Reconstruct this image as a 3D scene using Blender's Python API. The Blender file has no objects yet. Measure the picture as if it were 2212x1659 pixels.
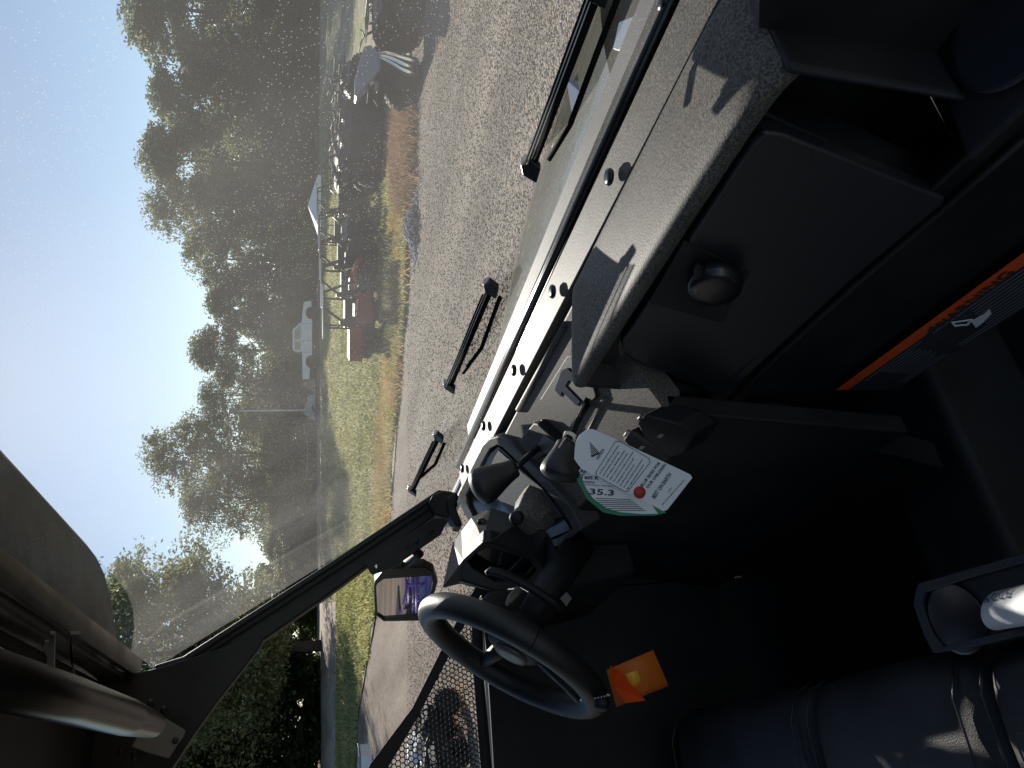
import bpy, bmesh, math, random
import numpy as np
from mathutils import Vector, Matrix
random.seed(7)
SC = bpy.context.scene
COL = SC.collection
R = math.radians
# ---------------------------------------------------------------- camera (phone held sideways at the passenger door)
FPX = 1550.0
PITCH = math.atan((1106-684)/FPX)
AZ = R(61)
FW = Vector((-math.sin(AZ)*math.cos(PITCH), math.cos(AZ)*math.cos(PITCH), -math.sin(PITCH)))
RT = Vector((math.cos(AZ), math.sin(AZ), 0))
DN = FW.cross(RT)
CAM = Vector((0, 0, 1.85))
HD = Vector((-math.sin(AZ), math.cos(AZ), 0))
cam = bpy.data.cameras.new('camera'); camo = bpy.data.objects.new('camera', cam); COL.objects.link(camo)
M3 = Matrix((DN, RT, -FW)).transposed()
camo.matrix_world = Matrix.Translation(CAM) @ M3.to_4x4()
cam.sensor_width = 36; cam.lens = FPX/2212*36; cam.clip_start = .02; cam.clip_end = 3000
SC.camera = camo
# ---------------------------------------------------------------- light
SUN_EL, SUN_AZ = R(22.5), R(62)          # azimuth measured to the left of the vehicle's nose (+Y)
sd = Vector((-math.sin(SUN_AZ)*math.cos(SUN_EL), math.cos(SUN_AZ)*math.cos(SUN_EL), math.sin(SUN_EL)))
w = bpy.data.worlds.new('World'); SC.world = w; w.use_nodes = True
nt = w.node_tree; nt.nodes.clear()
sk = nt.nodes.new('ShaderNodeTexSky'); sk.sky_type = 'NISHITA'; sk.sun_disc = False
sk.sun_elevation = SUN_EL; sk.sun_rotation = -SUN_AZ; sk.air_density = .85; sk.dust_density = .1; sk.ozone_density = 1.1
bg = nt.nodes.new('ShaderNodeBackground'); bg.inputs[1].default_value = .08
wo = nt.nodes.new('ShaderNodeOutputWorld')
nt.links.new(sk.outputs[0], bg.inputs[0]); nt.links.new(bg.outputs[0], wo.inputs[0])
sl = bpy.data.lights.new('sun', 'SUN'); sl.energy = 4.8; sl.angle = R(.53); sl.color = (1, .93, .84)
so = bpy.data.objects.new('sun', sl); COL.objects.link(so); so.location = (0, 0, 30)
so.rotation_euler = (-sd).to_track_quat('-Z', 'Y').to_euler()
SC.view_settings.view_transform = 'Standard'; SC.view_settings.look = 'None'
SC.view_settings.exposure = 0.6; SC.view_settings.gamma = 1
SC.view_settings.use_curve_mapping = False
SC.render.engine = 'CYCLES'
SC.cycles.transparent_max_bounces = 24; SC.cycles.max_bounces = 8

# ---------------------------------------------------------------- helpers
def W(px, py, **k):
    """point of the place seen at a spot of the photograph (2212 x 1659 units), on a chosen plane"""
    r = FW*FPX + RT*(829.5-py) + DN*(px-1106)
    if 'pl' in k:
        p0, n = k['pl']; t = (Vector(p0)-CAM).dot(n)/r.dot(n)
    else:
        (a, v), = k.items(); i = 'xyz'.index(a); t = (v-CAM[i])/r[i]
    return CAM + r*t
def link(name, me, mat=None, parent=None, **props):
    o = bpy.data.objects.new(name, me); COL.objects.link(o)
    if mat is not None and me is not None:
        me.materials.clear()
        for m in (mat if isinstance(mat, (list, tuple)) else [mat]): me.materials.append(m)
    if parent is not None: o.parent = parent
    for a, b in props.items(): o[a] = b
    return o
def thing(name, label, cat, loc=(0, 0, 0), rz=0, group=None, sc=1):
    o = bpy.data.objects.new(name, None); COL.objects.link(o); o.empty_display_size = .2
    o.location = loc; o.rotation_euler = (0, 0, rz); o.scale = (sc, sc, sc)
    o['label'] = label; o['category'] = cat
    if group: o['group'] = group
    return o
def copy_thing(root, loc, rz, label, sc=None, mats=None):
    r = root.copy(); COL.objects.link(r); r.location = loc; r.rotation_euler = (0, 0, rz); r['label'] = label
    if sc: r.scale = (sc, sc, sc)
    def rec(a, b):
        for ch in list(a.children):
            c = ch.copy(); COL.objects.link(c); c.parent = b
            if mats and c.data and c.data.materials and c.data.materials[0] in mats:
                c.data = c.data.copy(); c.data.materials[0] = mats[ch.data.materials[0]]
            rec(ch, c)
    rec(root, r)
    return r
def mesh(vs, fs, smooth=False):
    me = bpy.data.meshes.new('m'); me.from_pydata([tuple(v) for v in vs], [], fs); me.update()
    bm = bmesh.new(); bm.from_mesh(me); bmesh.ops.recalc_face_normals(bm, faces=bm.faces); bm.to_mesh(me); bm.free()
    if smooth: me.polygons.foreach_set('use_smooth', [True]*len(me.polygons))
    return me
def big_mesh(V, Fq, smooth=False):
    """fast: V (n,3) array, Fq (m,k) array"""
    me = bpy.data.meshes.new('m'); n, k = Fq.shape
    me.vertices.add(len(V)); me.vertices.foreach_set('co', V.astype(np.float32).ravel())
    me.loops.add(n*k); me.loops.foreach_set('vertex_index', Fq.astype(np.int32).ravel())
    me.polygons.add(n); me.polygons.foreach_set('loop_start', np.arange(0, n*k, k, dtype=np.int32))
    me.polygons.foreach_set('loop_total', np.full(n, k, dtype=np.int32))
    me.update(calc_edges=True)
    if smooth: me.polygons.foreach_set('use_smooth', np.ones(n, dtype=bool))
    return me
def bevel(o, wd=.003, seg=2, angle=30):
    m = o.modifiers.new('b', 'BEVEL'); m.width = wd; m.segments = seg; m.limit_method = 'ANGLE'; m.angle_limit = R(angle)
    for p in o.data.polygons: p.use_smooth = True
    try: m.harden_normals = True
    except Exception: pass
    return o
def prism(pts, vec):
    pts = [Vector(p) for p in pts]; vec = Vector(vec); n = len(pts)
    vs = pts + [p+vec for p in pts]
    fs = [list(range(n)), list(range(2*n-1, n-1, -1))] + [[i, (i+1) % n, n+(i+1) % n, n+i] for i in range(n)]
    return mesh(vs, fs)
def ring_prism(outer, inner, vec):
    n = len(outer); vec = Vector(vec)
    vs = [Vector(p) for p in outer]+[Vector(p) for p in inner]
    vs += [v+vec for v in vs]
    fs = []
    for i in range(n):
        j = (i+1) % n
        fs += [[i, j, n+j, n+i], [2*n+i, 3*n+i, 3*n+j, 2*n+j], [i, 2*n+i, 2*n+j, j], [n+i, n+j, 3*n+j, 3*n+i]]
    return mesh(vs, fs)
def box(x0, x1, y0, y1, z0, z1):
    return prism([(x0, y0, z0), (x1, y0, z0), (x1, y1, z0), (x0, y1, z0)], (0, 0, z1-z0))
def frame_of(d):
    d = d.normalized(); a = Vector((0, 0, 1)) if abs(d.z) < .9 else Vector((1, 0, 0))
    u = d.cross(a).normalized(); return u, d.cross(u).normalized()
def tube_vf(pts, rad, seg=12, cap=True):
    pts = [Vector(p) for p in pts]; n = len(pts)
    if not isinstance(rad, (list, tuple)): rad = [rad]*n
    vs, fs = [], []
    u = v = None
    for i, p in enumerate(pts):
        d = (pts[min(i+1, n-1)]-pts[max(i-1, 0)]).normalized()
        if u is None: u, v = frame_of(d)
        else:
            u = (u - d*u.dot(d)).normalized(); v = d.cross(u)
        for k in range(seg):
            a = 2*math.pi*k/seg; vs.append(p+(u*math.cos(a)+v*math.sin(a))*rad[i])
    for i in range(n-1):
        for k in range(seg):
            k2 = (k+1) % seg; fs.append([i*seg+k, i*seg+k2, (i+1)*seg+k2, (i+1)*seg+k])
    if cap: fs += [list(range(seg-1, -1, -1)), list(range((n-1)*seg, n*seg))]
    return vs, fs
def tube(pts, rad, seg=12): 
    vs, fs = tube_vf(pts, rad, seg); return mesh(vs, fs, True)
def multi(parts):
    V, Fs = [], []
    for vs, fs in parts:
        o = len(V); V += list(vs); Fs += [[i+o for i in f] for f in fs]
    return mesh(V, Fs, True)
def box_vf(x0, x1, y0, y1, z0, z1):
    vs = [(x, y, z) for x in (x0, x1) for y in (y0, y1) for z in (z0, z1)]
    return vs, [[0, 1, 3, 2], [4, 6, 7, 5], [0, 4, 5, 1], [2, 3, 7, 6], [0, 2, 6, 4], [1, 5, 7, 3]]
def lathe(prof, c, ax, seg=32):
    """prof list of (radius, height) ; c centre ; ax axis"""
    c = Vector(c); ax = Vector(ax).normalized(); u, v = frame_of(ax); vs, fs = [], []
    for r_, h in prof:
        for k in range(seg):
            a = 2*math.pi*k/seg; vs.append(c+ax*h+(u*math.cos(a)+v*math.sin(a))*r_)
    for i in range(len(prof)-1):
        for k in range(seg):
            k2 = (k+1) % seg; fs.append([i*seg+k, i*seg+k2, (i+1)*seg+k2, (i+1)*seg+k])
    fs += [list(range(seg)), list(range((len(prof)-1)*seg, len(prof)*seg))]
    return mesh(vs, fs, True)

# ---------------------------------------------------------------- materials
def newmat(name):
    m = bpy.data.materials.new(name); m.use_nodes = True; n = m.node_tree
    return m, n, n.nodes['Principled BSDF'], n.nodes['Material Output']
def pmat(name, col, rough=.5, metal=0, bump=0, bscale=300, var=0, vscale=5, spec=.5, coat=0, var2=None):
    m, n, b, out = newmat(name)
    b.inputs['Base Color'].default_value = (*col, 1); b.inputs['Roughness'].default_value = rough
    b.inputs['Metallic'].default_value = metal; b.inputs['Specular IOR Level'].default_value = spec
    b.inputs['Coat Weight'].default_value = coat
    tc = n.nodes.new('ShaderNodeTexCoord')
    if var:
        t = n.nodes.new('ShaderNodeTexNoise'); t.inputs['Scale'].default_value = vscale; t.inputs['Detail'].default_value = 6
        n.links.new(tc.outputs['Object'], t.inputs['Vector'])
        mx = n.nodes.new('ShaderNodeMix'); mx.data_type = 'RGBA'
        cr = n.nodes.new('ShaderNodeMapRange'); cr.inputs[1].default_value = .35; cr.inputs[2].default_value = .65
        n.links.new(t.outputs[0], cr.inputs[0]); n.links.new(cr.outputs[0], mx.inputs[0])
        c2 = var2 or tuple(min(1, c*(1+var)+var*.01) for c in col)
        mx.inputs[6].default_value = (*col, 1); mx.inputs[7].default_value = (*c2, 1)
        n.links.new(mx.outputs[2], b.inputs['Base Color'])
    if bump:
        t2 = n.nodes.new('ShaderNodeTexNoise'); t2.inputs['Scale'].default_value = bscale; t2.inputs['Detail'].default_value = 3
        bp = n.nodes.new('ShaderNodeBump'); bp.inputs['Strength'].default_value = bump; bp.inputs['Distance'].default_value = 1.5/bscale
        n.links.new(tc.outputs['Object'], t2.inputs['Vector']); n.links.new(t2.outputs[0], bp.inputs['Height'])
        n.links.new(bp.outputs[0], b.inputs['Normal'])
    return m
PL = pmat('black_plastic', (.006, .0062, .0075), .55, spec=.35, bump=.3, bscale=900, var=.6, vscale=9)
# dash skin: textured black plastic with a film of pale dust
def dash_mat():
    m, n, b, out = newmat('dusty_dash_plastic')
    tc = n.nodes.new('ShaderNodeTexCoord')
    t1 = n.nodes.new('ShaderNodeTexNoise'); t1.inputs['Scale'].default_value = 420; t1.inputs['Detail'].default_value = 3
    t2 = n.nodes.new('ShaderNodeTexNoise'); t2.inputs['Scale'].default_value = 7; t2.inputs['Detail'].default_value = 8
    for t in (t1, t2): n.links.new(tc.outputs['Object'], t.inputs['Vector'])
    mp = n.nodes.new('ShaderNodeMapRange'); mp.inputs[1].default_value = .38; mp.inputs[2].default_value = .66
    n.links.new(t1.outputs[0], mp.inputs[0])
    mx = n.nodes.new('ShaderNodeMix'); mx.data_type = 'RGBA'; mx.inputs[6].default_value = (.05, .045, .04, 1); mx.inputs[7].default_value = (.20, .18, .155, 1)
    n.links.new(mp.outputs[0], mx.inputs[0])
    m2 = n.nodes.new('ShaderNodeMix'); m2.data_type = 'RGBA'; m2.blend_type = 'MULTIPLY'; m2.inputs[0].default_value = 1
    mr = n.nodes.new('ShaderNodeMapRange'); mr.inputs[1].default_value = .3; mr.inputs[2].default_value = .7; mr.inputs[3].default_value = .65; mr.inputs[4].default_value = 1.15
    n.links.new(t2.outputs[0], mr.inputs[0]); n.links.new(mx.outputs[2], m2.inputs[6]); n.links.new(mr.outputs[0], m2.inputs[7])
    n.links.new(m2.outputs[2], b.inputs['Base Color'])
    b.inputs['Roughness'].default_value = .55; b.inputs['Specular IOR Level'].default_value = .22
    bp = n.nodes.new('ShaderNodeBump'); bp.inputs['Strength'].default_value = .5; bp.inputs['Distance'].default_value = .0006
    n.links.new(t1.outputs[0], bp.inputs['Height']); n.links.new(bp.outputs[0], b.inputs['Normal'])
    return m
DASH = dash_mat()
GLOSS = pmat('gloss_black', (.012, .012, .014), .25)
RUB = pmat('rubber', (.012, .012, .012), .75, bump=.3, bscale=200)
LEATHER = pmat('wheel_grip', (.014, .014, .015), .45, bump=.35, bscale=900, spec=.45)
SEATM = pmat('seat_vinyl', (.009, .0095, .0115), .5, bump=.4, bscale=700, var=.8, vscale=14)
STEEL = pmat('grey_steel', (.13, .122, .112), .45, metal=.3, var=.2, vscale=12)
TUBEM = pmat('satin_bar', (.02, .019, .018), .33, metal=.6)
DARKM = pmat('dark_metal', (.013, .013, .014), .55, spec=.35)
CHROME = pmat('bright_metal', (.6, .6, .6), .2, metal=1)
PAPER = pmat('white_paper', (.78, .79, .82), .6)
INK = pmat('ink', (.03, .03, .035), .7)
GREEN = pmat('green_print', (.03, .22, .12), .6)
REDP = pmat('red_print', (.45, .05, .04), .6)
def card_mat(name, col, f):
    m, n, b, out = newmat(name); b.inputs['Base Color'].default_value = (*col, 1); b.inputs['Roughness'].default_value = .5
    tl = n.nodes.new('ShaderNodeBsdfTranslucent'); tl.inputs[0].default_value = (*col, 1)
    mx = n.nodes.new('ShaderNodeMixShader'); mx.inputs[0].default_value = f
    n.links.new(b.outputs[0], mx.inputs[1]); n.links.new(tl.outputs[0], mx.inputs[2]); n.links.new(mx.outputs[0], out.inputs[0]); return m
ORANGE = card_mat('orange_card', (.75, .19, .02), .4)  # browner than the flap: the card's shade is in the colour
YELL = pmat('yellow_print', (.75, .36, .02), .5)
WARN = pmat('orange_label', (.75, .1, .02), .45)
LABELG = pmat('grey_print', (.16, .16, .17), .6)
MIRR = pmat('mirror_glass', (.85, .85, .85), .02, metal=1)
OLIVE = pmat('olive_hood', (.12, .11, .075), .22, var=.3, vscale=8, bump=.1, bscale=60, coat=.4)
WHITEP = pmat('white_paint', (.72, .73, .75), .35, coat=.3, var=-.1, vscale=2)
REDPAINT = pmat('red_paint', (.22, .012, .01), .55)
BLUEGREY = pmat('bluegrey_paint', (.16, .2, .27), .4, coat=.1)
PURPLE = pmat('purple_paint', (.03, .014, .12), .35, coat=.4)
GREYP = pmat('grey_plastic', (.19, .22, .27), .35)
STRING = pmat('string', (.6, .58, .5), .8)
VISOR = pmat('visor_skin', (.009, .008, .007), .45, spec=.15, var=2.5, vscale=14)  # mottled tone painted in for streaky reflections
MATTE = pmat('matte_black', (.005, .005, .005), .85, spec=.15)
HOODP = pmat('red_hood_paint', (.34, .02, .015), .3, coat=.6)
ROOFM = pmat('roof_sheen', (.3, .3, .31), .25, coat=.5)  # pale base stands in for sun glint along the roof edges
GLASSD = pmat('dark_glass', (.02, .025, .03), .08, spec=.8)
CANV = pmat('white_canvas', (.78, .78, .76), .8)
WOODM = pmat('grey_wood', (.22, .19, .15), .85, var=.4, vscale=20)
def windshield_mat():
    m, n, b, out = newmat('dusty_windshield'); n.nodes.remove(b)
    tc = n.nodes.new('ShaderNodeTexCoord')
    tr = n.nodes.new('ShaderNodeBsdfTransparent'); tr.inputs[0].default_value = (.93, .95, .94, 1)
    tl = n.nodes.new('ShaderNodeBsdfTranslucent'); tl.inputs[0].default_value = (.95, .93, .88, 1)
    df = n.nodes.new('ShaderNodeBsdfDiffuse'); df.inputs[0].default_value = (.6, .58, .52, 1)
    gl = n.nodes.new('ShaderNodeBsdfGlossy'); gl.inputs['Roughness'].default_value = .03
    rf = n.nodes.new('ShaderNodeBsdfRefraction'); rf.inputs['IOR'].default_value = 1.035; rf.inputs['Roughness'].default_value = .95
    # thin film of dust, heavier in cloudy patches, plus separate specks
    n1 = n.nodes.new('ShaderNodeTexNoise'); n1.inputs['Scale'].default_value = 4; n1.inputs['Detail'].default_value = 6
    v = n.nodes.new('ShaderNodeTexVoronoi'); v.inputs['Scale'].default_value = 300; v.inputs['Randomness'].default_value = 1
    n2 = n.nodes.new('ShaderNodeTexNoise'); n2.inputs['Scale'].default_value = 9
    for t in (n1, v, n2): n.links.new(tc.outputs['Object'], t.inputs['Vector'])
    lt = n.nodes.new('ShaderNodeMath'); lt.operation = 'LESS_THAN'; lt.inputs[1].default_value = .17; n.links.new(v.outputs['Distance'], lt.inputs[0])
    gt = n.nodes.new('ShaderNodeMath'); gt.operation = 'GREATER_THAN'; gt.inputs[1].default_value = .46; n.links.new(n2.outputs[0], gt.inputs[0])
    sp = n.nodes.new('ShaderNodeMath'); sp.operation = 'MULTIPLY'; n.links.new(lt.outputs[0], sp.inputs[0]); n.links.new(gt.outputs[0], sp.inputs[1])
    s2 = n.nodes.new('ShaderNodeMath'); s2.operation = 'MULTIPLY'; s2.inputs[1].default_value = .26; n.links.new(sp.outputs[0], s2.inputs[0])
    mr = n.nodes.new('ShaderNodeMapRange'); mr.inputs[1].default_value = .3; mr.inputs[2].default_value = .7; mr.inputs[3].default_value = .075; mr.inputs[4].default_value = .165
    n.links.new(n1.outputs[0], mr.inputs[0])
    ad = n.nodes.new('ShaderNodeMath'); ad.operation = 'ADD'; n.links.new(mr.outputs[0], ad.inputs[0]); n.links.new(s2.outputs[0], ad.inputs[1])
    a0 = n.nodes.new('ShaderNodeMixShader'); a0.inputs[0].default_value = .3; n.links.new(tl.outputs[0], a0.inputs[1]); n.links.new(df.outputs[0], a0.inputs[2])
    a1 = n.nodes.new('ShaderNodeMixShader'); a1.inputs[0].default_value = .0; n.links.new(a0.outputs[0], a1.inputs[1]); n.links.new(rf.outputs[0], a1.inputs[2])
    a2 = n.nodes.new('ShaderNodeMixShader'); n.links.new(ad.outputs[0], a2.inputs[0]); n.links.new(tr.outputs[0], a2.inputs[1]); n.links.new(a1.outputs[0], a2.inputs[2])
    lw = n.nodes.new('ShaderNodeLayerWeight'); lw.inputs[0].default_value = .5
    pw = n.nodes.new('ShaderNodeMath'); pw.operation = 'POWER'; pw.inputs[1].default_value = 5; n.links.new(lw.outputs['Facing'], pw.inputs[0])
    fr = n.nodes.new('ShaderNodeMath'); fr.operation = 'MULTIPLY_ADD'; fr.inputs[1].default_value = .5; fr.inputs[2].default_value = .025; n.links.new(pw.outputs[0], fr.inputs[0])
    a3 = n.nodes.new('ShaderNodeMixShader'); n.links.new(fr.outputs[0], a3.inputs[0]); n.links.new(a2.outputs[0], a3.inputs[1]); n.links.new(gl.outputs[0], a3.inputs[2])
    n.links.new(a3.outputs[0], out.inputs[0])
    return m
WIND = windshield_mat()
def clear_mat(name, f=.18, tint=(.9, .93, .92)):
    m, n, b, out = newmat(name); n.nodes.remove(b)
    tr = n.nodes.new('ShaderNodeBsdfTransparent'); tr.inputs[0].default_value = (*tint, 1)
    gl = n.nodes.new('ShaderNodeBsdfGlossy'); gl.inputs['Roughness'].default_value = .08
    mx = n.nodes.new('ShaderNodeMixShader'); mx.inputs[0].default_value = f
    n.links.new(tr.outputs[0], mx.inputs[1]); n.links.new(gl.outputs[0], mx.inputs[2]); n.links.new(mx.outputs[0], out.inputs[0])
    return m
CLEAR = clear_mat('clear_polycarbonate')
FILM = clear_mat('cloudy_plastic_film', .5, (.6, .65, .7))
def leaf_mat(name, c1, c2):
    m, n, b, out = newmat(name)
    g = n.nodes.new('ShaderNodeNewGeometry')
    tc = n.nodes.new('ShaderNodeTexCoord'); t = n.nodes.new('ShaderNodeTexNoise'); t.inputs['Scale'].default_value = .5; t.inputs['Detail'].default_value = 3
    n.links.new(tc.outputs['Object'], t.inputs['Vector'])
    md = n.nodes.new('ShaderNodeMath'); md.operation = 'ADD'; n.links.new(t.outputs[0], md.inputs[0])
    ms = n.nodes.new('ShaderNodeMath'); ms.operation = 'MULTIPLY_ADD'; ms.inputs[1].default_value = .7; ms.inputs[2].default_value = -.35
    n.links.new(g.outputs['Random Per Island'], ms.inputs[0]); n.links.new(ms.outputs[0], md.inputs[1])
    mr = n.nodes.new('ShaderNodeMapRange'); mr.inputs[1].default_value = .25; mr.inputs[2].default_value = .75; n.links.new(md.outputs[0], mr.inputs[0])
    mx = n.nodes.new('ShaderNodeMix'); mx.data_type = 'RGBA'; mx.inputs[6].default_value = (*c1, 1); mx.inputs[7].default_value = (*c2, 1)
    n.links.new(mr.outputs[0], mx.inputs[0]); n.links.new(mx.outputs[2], b.inputs['Base Color'])
    b.inputs['Roughness'].default_value = .5; b.inputs['Specular IOR Level'].default_value = .4
    tl = n.nodes.new('ShaderNodeBsdfTranslucent'); n.links.new(mx.outputs[2], tl.inputs[0])
    ms2 = n.nodes.new('ShaderNodeMixShader'); ms2.inputs[0].default_value = .6
    n.links.new(b.outputs[0], ms2.inputs[1]); n.links.new(tl.outputs[0], ms2.inputs[2]); n.links.new(ms2.outputs[0], out.inputs[0])
    return m
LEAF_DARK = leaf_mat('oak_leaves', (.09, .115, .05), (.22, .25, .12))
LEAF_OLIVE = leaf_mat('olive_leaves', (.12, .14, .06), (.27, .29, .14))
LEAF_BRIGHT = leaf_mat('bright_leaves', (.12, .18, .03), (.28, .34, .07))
LEAF_DEEP = leaf_mat('deep_leaves', (.025, .04, .017), (.06, .08, .025))  # darkest leaf green; on the left oaks it carries their shade side
GRASSM = leaf_mat('grass_blades', (.17, .195, .06), (.41, .38, .18))
DRYM = leaf_mat('dry_weeds', (.3, .19, .07), (.55, .38, .16))
DRYM2 = leaf_mat('brown_weeds', (.12, .07, .045), (.3, .19, .1))
BARK = pmat('bark', (.035, .028, .022), .9, bump=.6, bscale=12, var=.5, vscale=3)

# ---------------------------------------------------------------- terrain
def ss(a, b, x):
    t = np.clip((x-a)/(b-a), 0, 1); return t*t*(3-2*t)
def zt(x, y):
    s = -x*math.sin(AZ) + y*math.cos(AZ)
    z = np.where(s < 20, 0, np.where(s < 50, 1.5*(s-20)/30, 1.5+.5*np.clip((s-50)/27, 0, 1)))
    return z + .0*s
def gs(py, s, dz=0):
    z = float(zt(*(HD*s).xy)); zc = s*math.cos(PITCH) + (1.85-z)*math.sin(PITCH)
    p = HD*s + RT*((829.5-py)/FPX*zc)
    return Vector((p.x, p.y, z+dz))
BL = [-60, -13.4, -11.1, -8.5, -6.1, -4, -2, .3, 2.2, 8, 60]; BS = [40, 27.5, 26.2, 23.6, 21.3, 19.5, 18.0, 16.2, 14.9, 14.1, 13.5]
def edge_s(l): return np.interp(l, BL, BS)
def sheet(name, s0, s1, l0, l1, ns, nl, dz, mat, rough=0, kind='structure', edge=0):
    S = np.linspace(0, 1, ns)**1.6*(s1-s0)+s0; L = np.linspace(l0, l1, nl)
    SS, LL = np.meshgrid(S, L, indexing='ij')
    rng = np.random.default_rng(3)
    if edge:
        wob = edge*(np.sin(L*.31)+.6*np.sin(L*.83+1)+.4*np.sin(L*2.1+2))
        if name == 'grass_field': SS = S[:, None]/1.0*0 + ((SS-s0)/(s1-s0))*(s1-(edge_s(L)+wob)[None, :]) + (edge_s(L)+wob)[None, :]
        else: SS = SS + wob[None, :]*(1-(SS-s0)/(s1-s0)) 
    X = HD.x*SS + RT.x*LL; Y = HD.y*SS + RT.y*LL
    Z = zt(X, Y) + dz + rough*rng.normal(size=X.shape)
    V = np.stack([X, Y, Z], -1).reshape(-1, 3)
    i = np.arange(ns-1)[:, None]*nl + np.arange(nl-1)[None, :]
    Fq = np.stack([i, i+1, i+nl+1, i+nl], -1).reshape(-1, 4)
    o = link(name, big_mesh(V, Fq, True), mat); o['kind'] = kind
    return o
def ground_mat(name, cols, sc, stones=True, bump=1.0):
    m, n, b, out = newmat(name); tc = n.nodes.new('ShaderNodeTexCoord')
    def noise(s, d=6):
        t = n.nodes.new('ShaderNodeTexNoise'); t.inputs['Scale'].default_value = s; t.inputs['Detail'].default_value = d
        n.links.new(tc.outputs['Object'], t.inputs['Vector']); return t
    a, c = noise(sc), noise(.5)
    mpp = n.nodes.new('ShaderNodeMapping'); mpp.inputs['Rotation'].default_value = (0, 0, -AZ-.12); mpp.inputs['Scale'].default_value = (.28, 1.6, 1)
    n.links.new(tc.outputs['Object'], mpp.inputs['Vector']); n.links.new(mpp.outputs[0], c.inputs['Vector'])
    v = n.nodes.new('ShaderNodeTexVoronoi'); v.inputs['Scale'].default_value = 38; n.links.new(tc.outputs['Object'], v.inputs['Vector'])
    cr = n.nodes.new('ShaderNodeValToRGB'); el = cr.color_ramp.elements
    el[0].position, el[1].position = .3, .7
    el[0].color, el[1].color = (*cols[0], 1), (*cols[-1], 1)
    for k, cc in enumerate(cols[1:-1]):
        e = el.new(.3+.4*(k+1)/(len(cols)-1)); e.color = (*cc, 1)
    mxv = n.nodes.new('ShaderNodeMix'); mxv.inputs[0].default_value = .5
    src = v.outputs['Color'] if stones else a.outputs[0]
    if stones:
        sp = n.nodes.new('ShaderNodeSeparateColor'); n.links.new(v.outputs['Color'], sp.inputs[0]); src = sp.outputs[0]
        mp = n.nodes.new('ShaderNodeMapRange'); mp.inputs[3].default_value = .3; mp.inputs[4].default_value = .7; n.links.new(src, mp.inputs[0]); src = mp.outputs[0]
    n.links.new(src, mxv.inputs[2]); n.links.new(a.outputs[0], mxv.inputs[3])
    ad = n.nodes.new('ShaderNodeMath'); ad.operation = 'MULTIPLY_ADD'; ad.inputs[1].default_value = .9; 
    n.links.new(c.outputs[0], ad.inputs[0]); n.links.new(mxv.outputs[0], ad.inputs[2])
    sb = n.nodes.new('ShaderNodeMath'); sb.operation = 'SUBTRACT'; sb.inputs[1].default_value = .45; n.links.new(ad.outputs[0], sb.inputs[0])
    n.links.new(sb.outputs[0], cr.inputs[0]); n.links.new(cr.outputs[0], b.inputs['Base Color'])
    b.inputs['Roughness'].default_value = .9; b.inputs['Specular IOR Level'].default_value = .2
    bp = n.nodes.new('ShaderNodeBump'); bp.inputs['Strength'].default_value = bump; bp.inputs['Distance'].default_value = .03
    iv = n.nodes.new('ShaderNodeMath'); iv.operation = 'MULTIPLY_ADD'; iv.inputs[1].default_value = -1 if stones else 0
    n.links.new(v.outputs['Distance'], iv.inputs[0]); n.links.new(a.outputs[0], iv.inputs[2])
    n.links.new(iv.outputs[0], bp.inputs['Height']); n.links.new(bp.outputs[0], b.inputs['Normal'])
    return m
GRAVEL = ground_mat('gravel', [(.13, .1, .075), (.27, .215, .16), (.40, .325, .25)], 9)
DIRT = ground_mat('dirt', [(.22, .17, .125), (.34, .27, .2), (.45, .37, .29)], 3, False, .5)
FIELD = ground_mat('field_grass', [(.17, .18, .07), (.29, .27, .12), (.38, .31, .19), (.44, .36, .26)], 1.1, False, .8)
sheet('gravel_lot', -40, 400, -300, 300, 120, 160, 0, GRAVEL)
sheet('grass_field', 14.2, 90, -60, 200, 90, 400, .03, FIELD, .008, edge=.25)
sheet('dirt_road', 56, 74, -200, 200, 14, 60, .06, DIRT, .0, edge=.6)
sheet('gravel_lane', 37, 52, -90, -8, 14, 60, .05, DIRT, .0, edge=.9)
def stones(name, n, smin, smax, gen, mat, seed):
    rng = np.random.default_rng(seed)
    P = gen(rng, n)
    base = np.array([[1, 0, 0], [-1, 0, 0], [0, 1, 0], [0, -1, 0], [0, 0, 1], [0, 0, -1]], float)
    F = np.array([[0, 2, 4], [2, 1, 4], [1, 3, 4], [3, 0, 4], [2, 0, 5], [1, 2, 5], [3, 1, 5], [0, 3, 5]])
    n = len(P); sz = rng.uniform(smin, smax, (n, 1))*rng.uniform(.5, 1, (n, 1))
    sc = rng.uniform(.6, 1.2, (n, 6, 3))*np.array([1, 1, .65])
    V = base[None]*sc*sz[:, :, None]
    a = rng.uniform(0, 6.28, n); c, s = np.cos(a)[:, None], np.sin(a)[:, None]
    V = np.stack([V[:, :, 0]*c-V[:, :, 1]*s, V[:, :, 0]*s+V[:, :, 1]*c, V[:, :, 2]], -1) + P[:, None]
    Fq = (F[None]+np.arange(n)[:, None, None]*6).reshape(-1, 3)
    o = link(name, big_mesh(V.reshape(-1, 3), Fq), mat); o['kind'] = 'stuff'; return o
def island(name, c1, c2):
    m, n, b, out = newmat(name); g = n.nodes.new('ShaderNodeNewGeometry')
    mx = n.nodes.new('ShaderNodeMix'); mx.data_type = 'RGBA'; mx.inputs[6].default_value = (*c1, 1); mx.inputs[7].default_value = (*c2, 1)
    n.links.new(g.outputs['Random Per Island'], mx.inputs[0]); n.links.new(mx.outputs[2], b.inputs['Base Color']); b.inputs['Roughness'].default_value = .85
    return m
STONE = island('loose_stone', (.15, .125, .1), (.42, .355, .285))
def gen_lot(rng, n):
    s = 2.2+13*rng.uniform(0, 1, n)**1.3; l = rng.uniform(-1.15, 1.0, n)*s*.62
    return np.stack([HD.x*s+RT.x*l, HD.y*s+RT.y*l, np.full(n, .004)], -1)
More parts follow.
